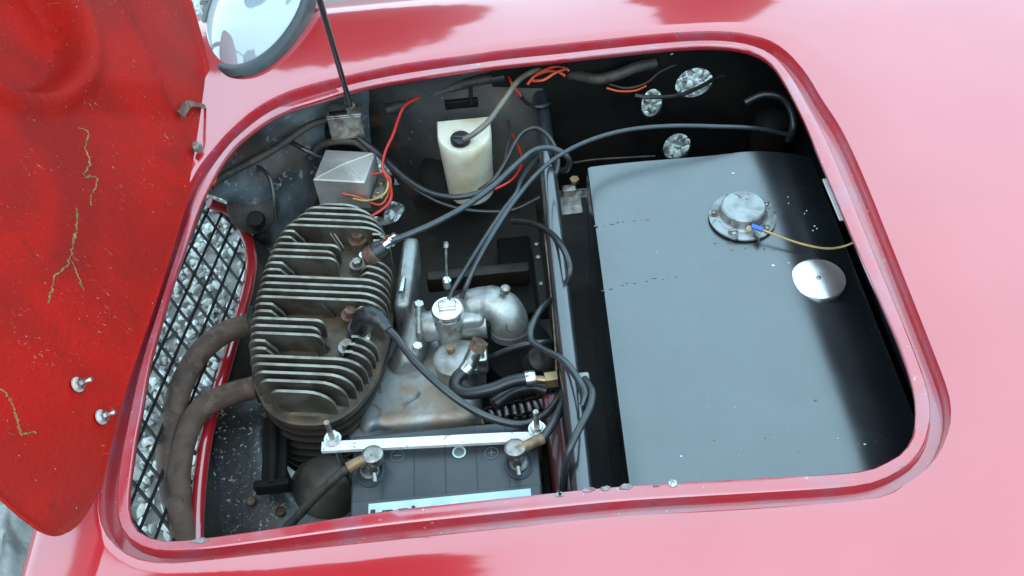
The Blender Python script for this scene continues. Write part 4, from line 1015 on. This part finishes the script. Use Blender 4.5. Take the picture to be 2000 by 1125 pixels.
cable('choke_cable', [(876, 584, -.098), (890, 556, -.085), (918, 512, -.07), (948, 464, -.062), (985, 408, -.06), (1008, 378, -.062), (1018, 352, -.07), (1035, 325, -.085), (1055, 305, -.105)], .0029, M['gcable'], 'shorter black cable rising from the carburettor to the tube', 'cable', 10)
cable('looped_cable', [(935, 372, -.13), (965, 350, -.115), (988, 315, -.1), (1004, 282, -.088), (1022, 258, -.078), (1047, 250, -.072), (1070, 265, -.074), (1085, 290, -.078), (1090, 320, -.085), (1082, 350, -.1), (1066, 390, -.125)], .0033, M['cable'], 'black cable looping over the tube near the white bottle', 'cable')
cable('side_cable', [(1000, 432, -.15), (1040, 436, -.125), (1072, 452, -.092), (1098, 482, -.074), (1112, 518, -.072), (1110, 545, -.085), (1098, 572, -.11)], .0042, M['cable'], 'black cable bowing around the middle of the tube', 'cable', 12)
cable('lower_cable', [(1082, 582, -.118), (1057, 603, -.105), (1039, 637, -.1), (1038, 664, -.098), (1062, 683, -.088), (1098, 702, -.072), (1126, 736, -.068), (1142, 768, -.068), (1138, 792, -.075)], .0042, M['gcable'], 'grey black cable curling from behind the tube across its lower half', 'cable', 12)
cable('tube_cable', [(1142, 740, -.082), (1156, 764, -.07), (1152, 795, -.066), (1134, 832, -.066), (1115, 872, -.07), (1104, 915, -.09), (1100, 960, -.12)], .0042, M['gcable'], 'grey cable hanging from the clip low on the tube', 'cable', 12)
cable('branch_cable', [(1086, 667, -.12), (1050, 669, -.108), (1012, 676, -.115), (975, 690, -.13), (950, 702, -.15)], .0036, M['cable'], 'short black branch cable passing behind the fuel hose', 'cable')
cable('arch_cable', [(700, 270, -.10), (745, 305, -.115), (790, 347, -.125), (840, 377, -.128), (890, 385, -.125), (940, 375, -.125), (985, 350, -.13)], .0046, M['cable'], 'black cable sagging in front of the white bottle', 'cable')
cable('low_cable', [(735, 300, -.12), (770, 335, -.14), (820, 375, -.155), (870, 400, -.165), (930, 412, -.17), (1000, 410, -.17), (1055, 385, -.16)], .0025, M['gcable'], 'thin grey cable sagging low under the white bottle', 'cable')
cable('front_cable', [(480, 225, -.045), (515, 247, -.07), (555, 270, -.09), (600, 295, -.10), (640, 315, -.13)], .0042, M['cable'], 'black cable crossing the blue grey wing panel', 'cable')
cable('brown_harness', [(410, 365, -.05), (435, 345, -.06), (480, 322, -.075), (530, 295, -.08), (570, 268, -.08), (605, 245, -.075), (650, 230, -.07)], .0056, M['brown'], 'brown wrapped harness along the front wing panel', 'harness', 12)
cable('box_cable', [(605, 310, -.13), (625, 285, -.115), (660, 275, -.105), (700, 280, -.11), (725, 305, -.125)], .006, M['tape'], 'black taped cable arching behind the aluminium box', 'cable', 12)
cable('horn_lead', [(470, 330, -.1), (500, 325, -.095), (525, 345, -.1), (535, 385, -.12), (540, 430, -.15)], .0032, M['cable'], 'thin black lead curving round the dark horn', 'lead')
cable('wing_harness', [(755, 215, -.09), (800, 200, -.085), (860, 180, -.075), (920, 160, -.065), (985, 148, -.06)], .008, M['tape'], 'fat black harness along the top of the wheel arch', 'harness', 12)
cable('rear_harness', [(1050, 150, -.075), (1090, 142, -.07), (1130, 148, -.068), (1165, 155, -.066), (1205, 146, -.06), (1240, 132, -.055), (1280, 122, -.055)], .0085, M['tape'], 'frayed taped harness running right from the tube top', 'harness', 12)
cable('red_wire', [(838, 183, -.078), (812, 193, -.075), (790, 207, -.075), (778, 232, -.085), (768, 262, -.095), (753, 295, -.105), (747, 325, -.115), (755, 345, -.125), (764, 370, -.135), (762, 392, -.14), (745, 410, -.14), (720, 425, -.14)], .0022, M['redwire'], 'long red wire dropping from the wheel arch to the regulator', 'wire', 8)
cable('red_wire', [(728, 340, -.13), (748, 338, -.125), (762, 350, -.13), (760, 375, -.14), (742, 400, -.145), (700, 385, -.14), (668, 378, -.13)], .0017, M['orange'], 'short orange red wire looped beside the regulator', 'wire', 8)
cable('yellow_wire', [(758, 350, -.128), (756, 370, -.132), (742, 385, -.135), (715, 392, -.14), (690, 388, -.14)], .0016, M['yellow'], 'yellow wire at the regulator terminals', 'wire', 8)
for k, (L_, lb_) in enumerate((([(1030, 165, -.055), (1045, 148, -.05), (1070, 134, -.048), (1095, 130, -.05), (1112, 138, -.055)], 'outer orange wire arched over the tube top'),
        ([(1042, 150, -.055), (1065, 140, -.05), (1088, 140, -.05), (1104, 148, -.056)], 'inner orange wire arched over the tube top'),
        ([(1040, 158, -.055), (1062, 156, -.05), (1085, 142, -.046), (1108, 134, -.05)], 'lowest orange wire crossing the tube top'))):
    cable('orange_wire', L_, .0021, M['orange'], lb_, 'wire', 8)
cable('red_wire', [(990, 138, -.06), (996, 155, -.058), (1004, 170, -.065), (1018, 188, -.08)], .002, M['redwire'], 'short red wire left of the tube top', 'wire', 8)
cable('red_wire', [(966, 370, -.12), (990, 358, -.12), (1008, 342, -.125), (1020, 315, -.13), (1012, 285, -.13), (1000, 262, -.13)], .0018, M['redwire'], 'red wire curling right of the white bottle', 'wire', 8)
cable('brown_wire', [(985, 320, -.13), (990, 290, -.12), (996, 262, -.115), (992, 235, -.11)], .002, M['brown'], 'brown wire standing right of the white bottle', 'wire', 8)
cable('red_wire', [(1185, 172, -.075), (1210, 178, -.078), (1240, 177, -.08), (1262, 168, -.08)], .0015, M['orange'], 'thin red wire in front of the left wall hole', 'wire', 8)
cable('brown_wire', [(1190, 165, -.07), (1225, 172, -.075), (1262, 162, -.075), (1290, 140, -.07), (1330, 122, -.065)], .0015, M['brown'], 'thin brown wire rising past the wall holes', 'wire', 8)
cable('hole_cable', [(1240, 186, -.085), (1275, 190, -.09), (1330, 185, -.095), (1370, 168, -.095), (1400, 152, -.095), (1450, 135, -.095)], .0032, M['cable'], 'black cable crossing in front of the wall holes', 'cable', 8)
cable('red_wire', [(412, 362, -.03), (420, 352, -.028), (421, 340, -.03), (414, 336, -.035)], .0018, M['orange'], 'small orange wire loop at the front lip', 'wire', 8)
cable('long_wire', [(1120, 318, -.13), (1160, 312, -.13), (1220, 308, -.13), (1280, 305, -.13)], .0014, M['brown'], 'thin brown wire along the back of the tank', 'wire', 8)
cable('corner_hose', [(1455, 200, -.10), (1490, 185, -.09), (1525, 190, -.085), (1545, 215, -.085), (1550, 245, -.095), (1540, 275, -.12)], .0055, M['rubber'], 'black hose curving in the far right corner', 'hose', 12)
tag(MB().lathe(at(1510, 250, -.15), [(.03, -.05), (.032, 0), (.028, .02), (.015, .03), (.001, .032)], 26).build('corner_canister', M['bay_black']), 'black canister in the dark far right corner', 'canister')
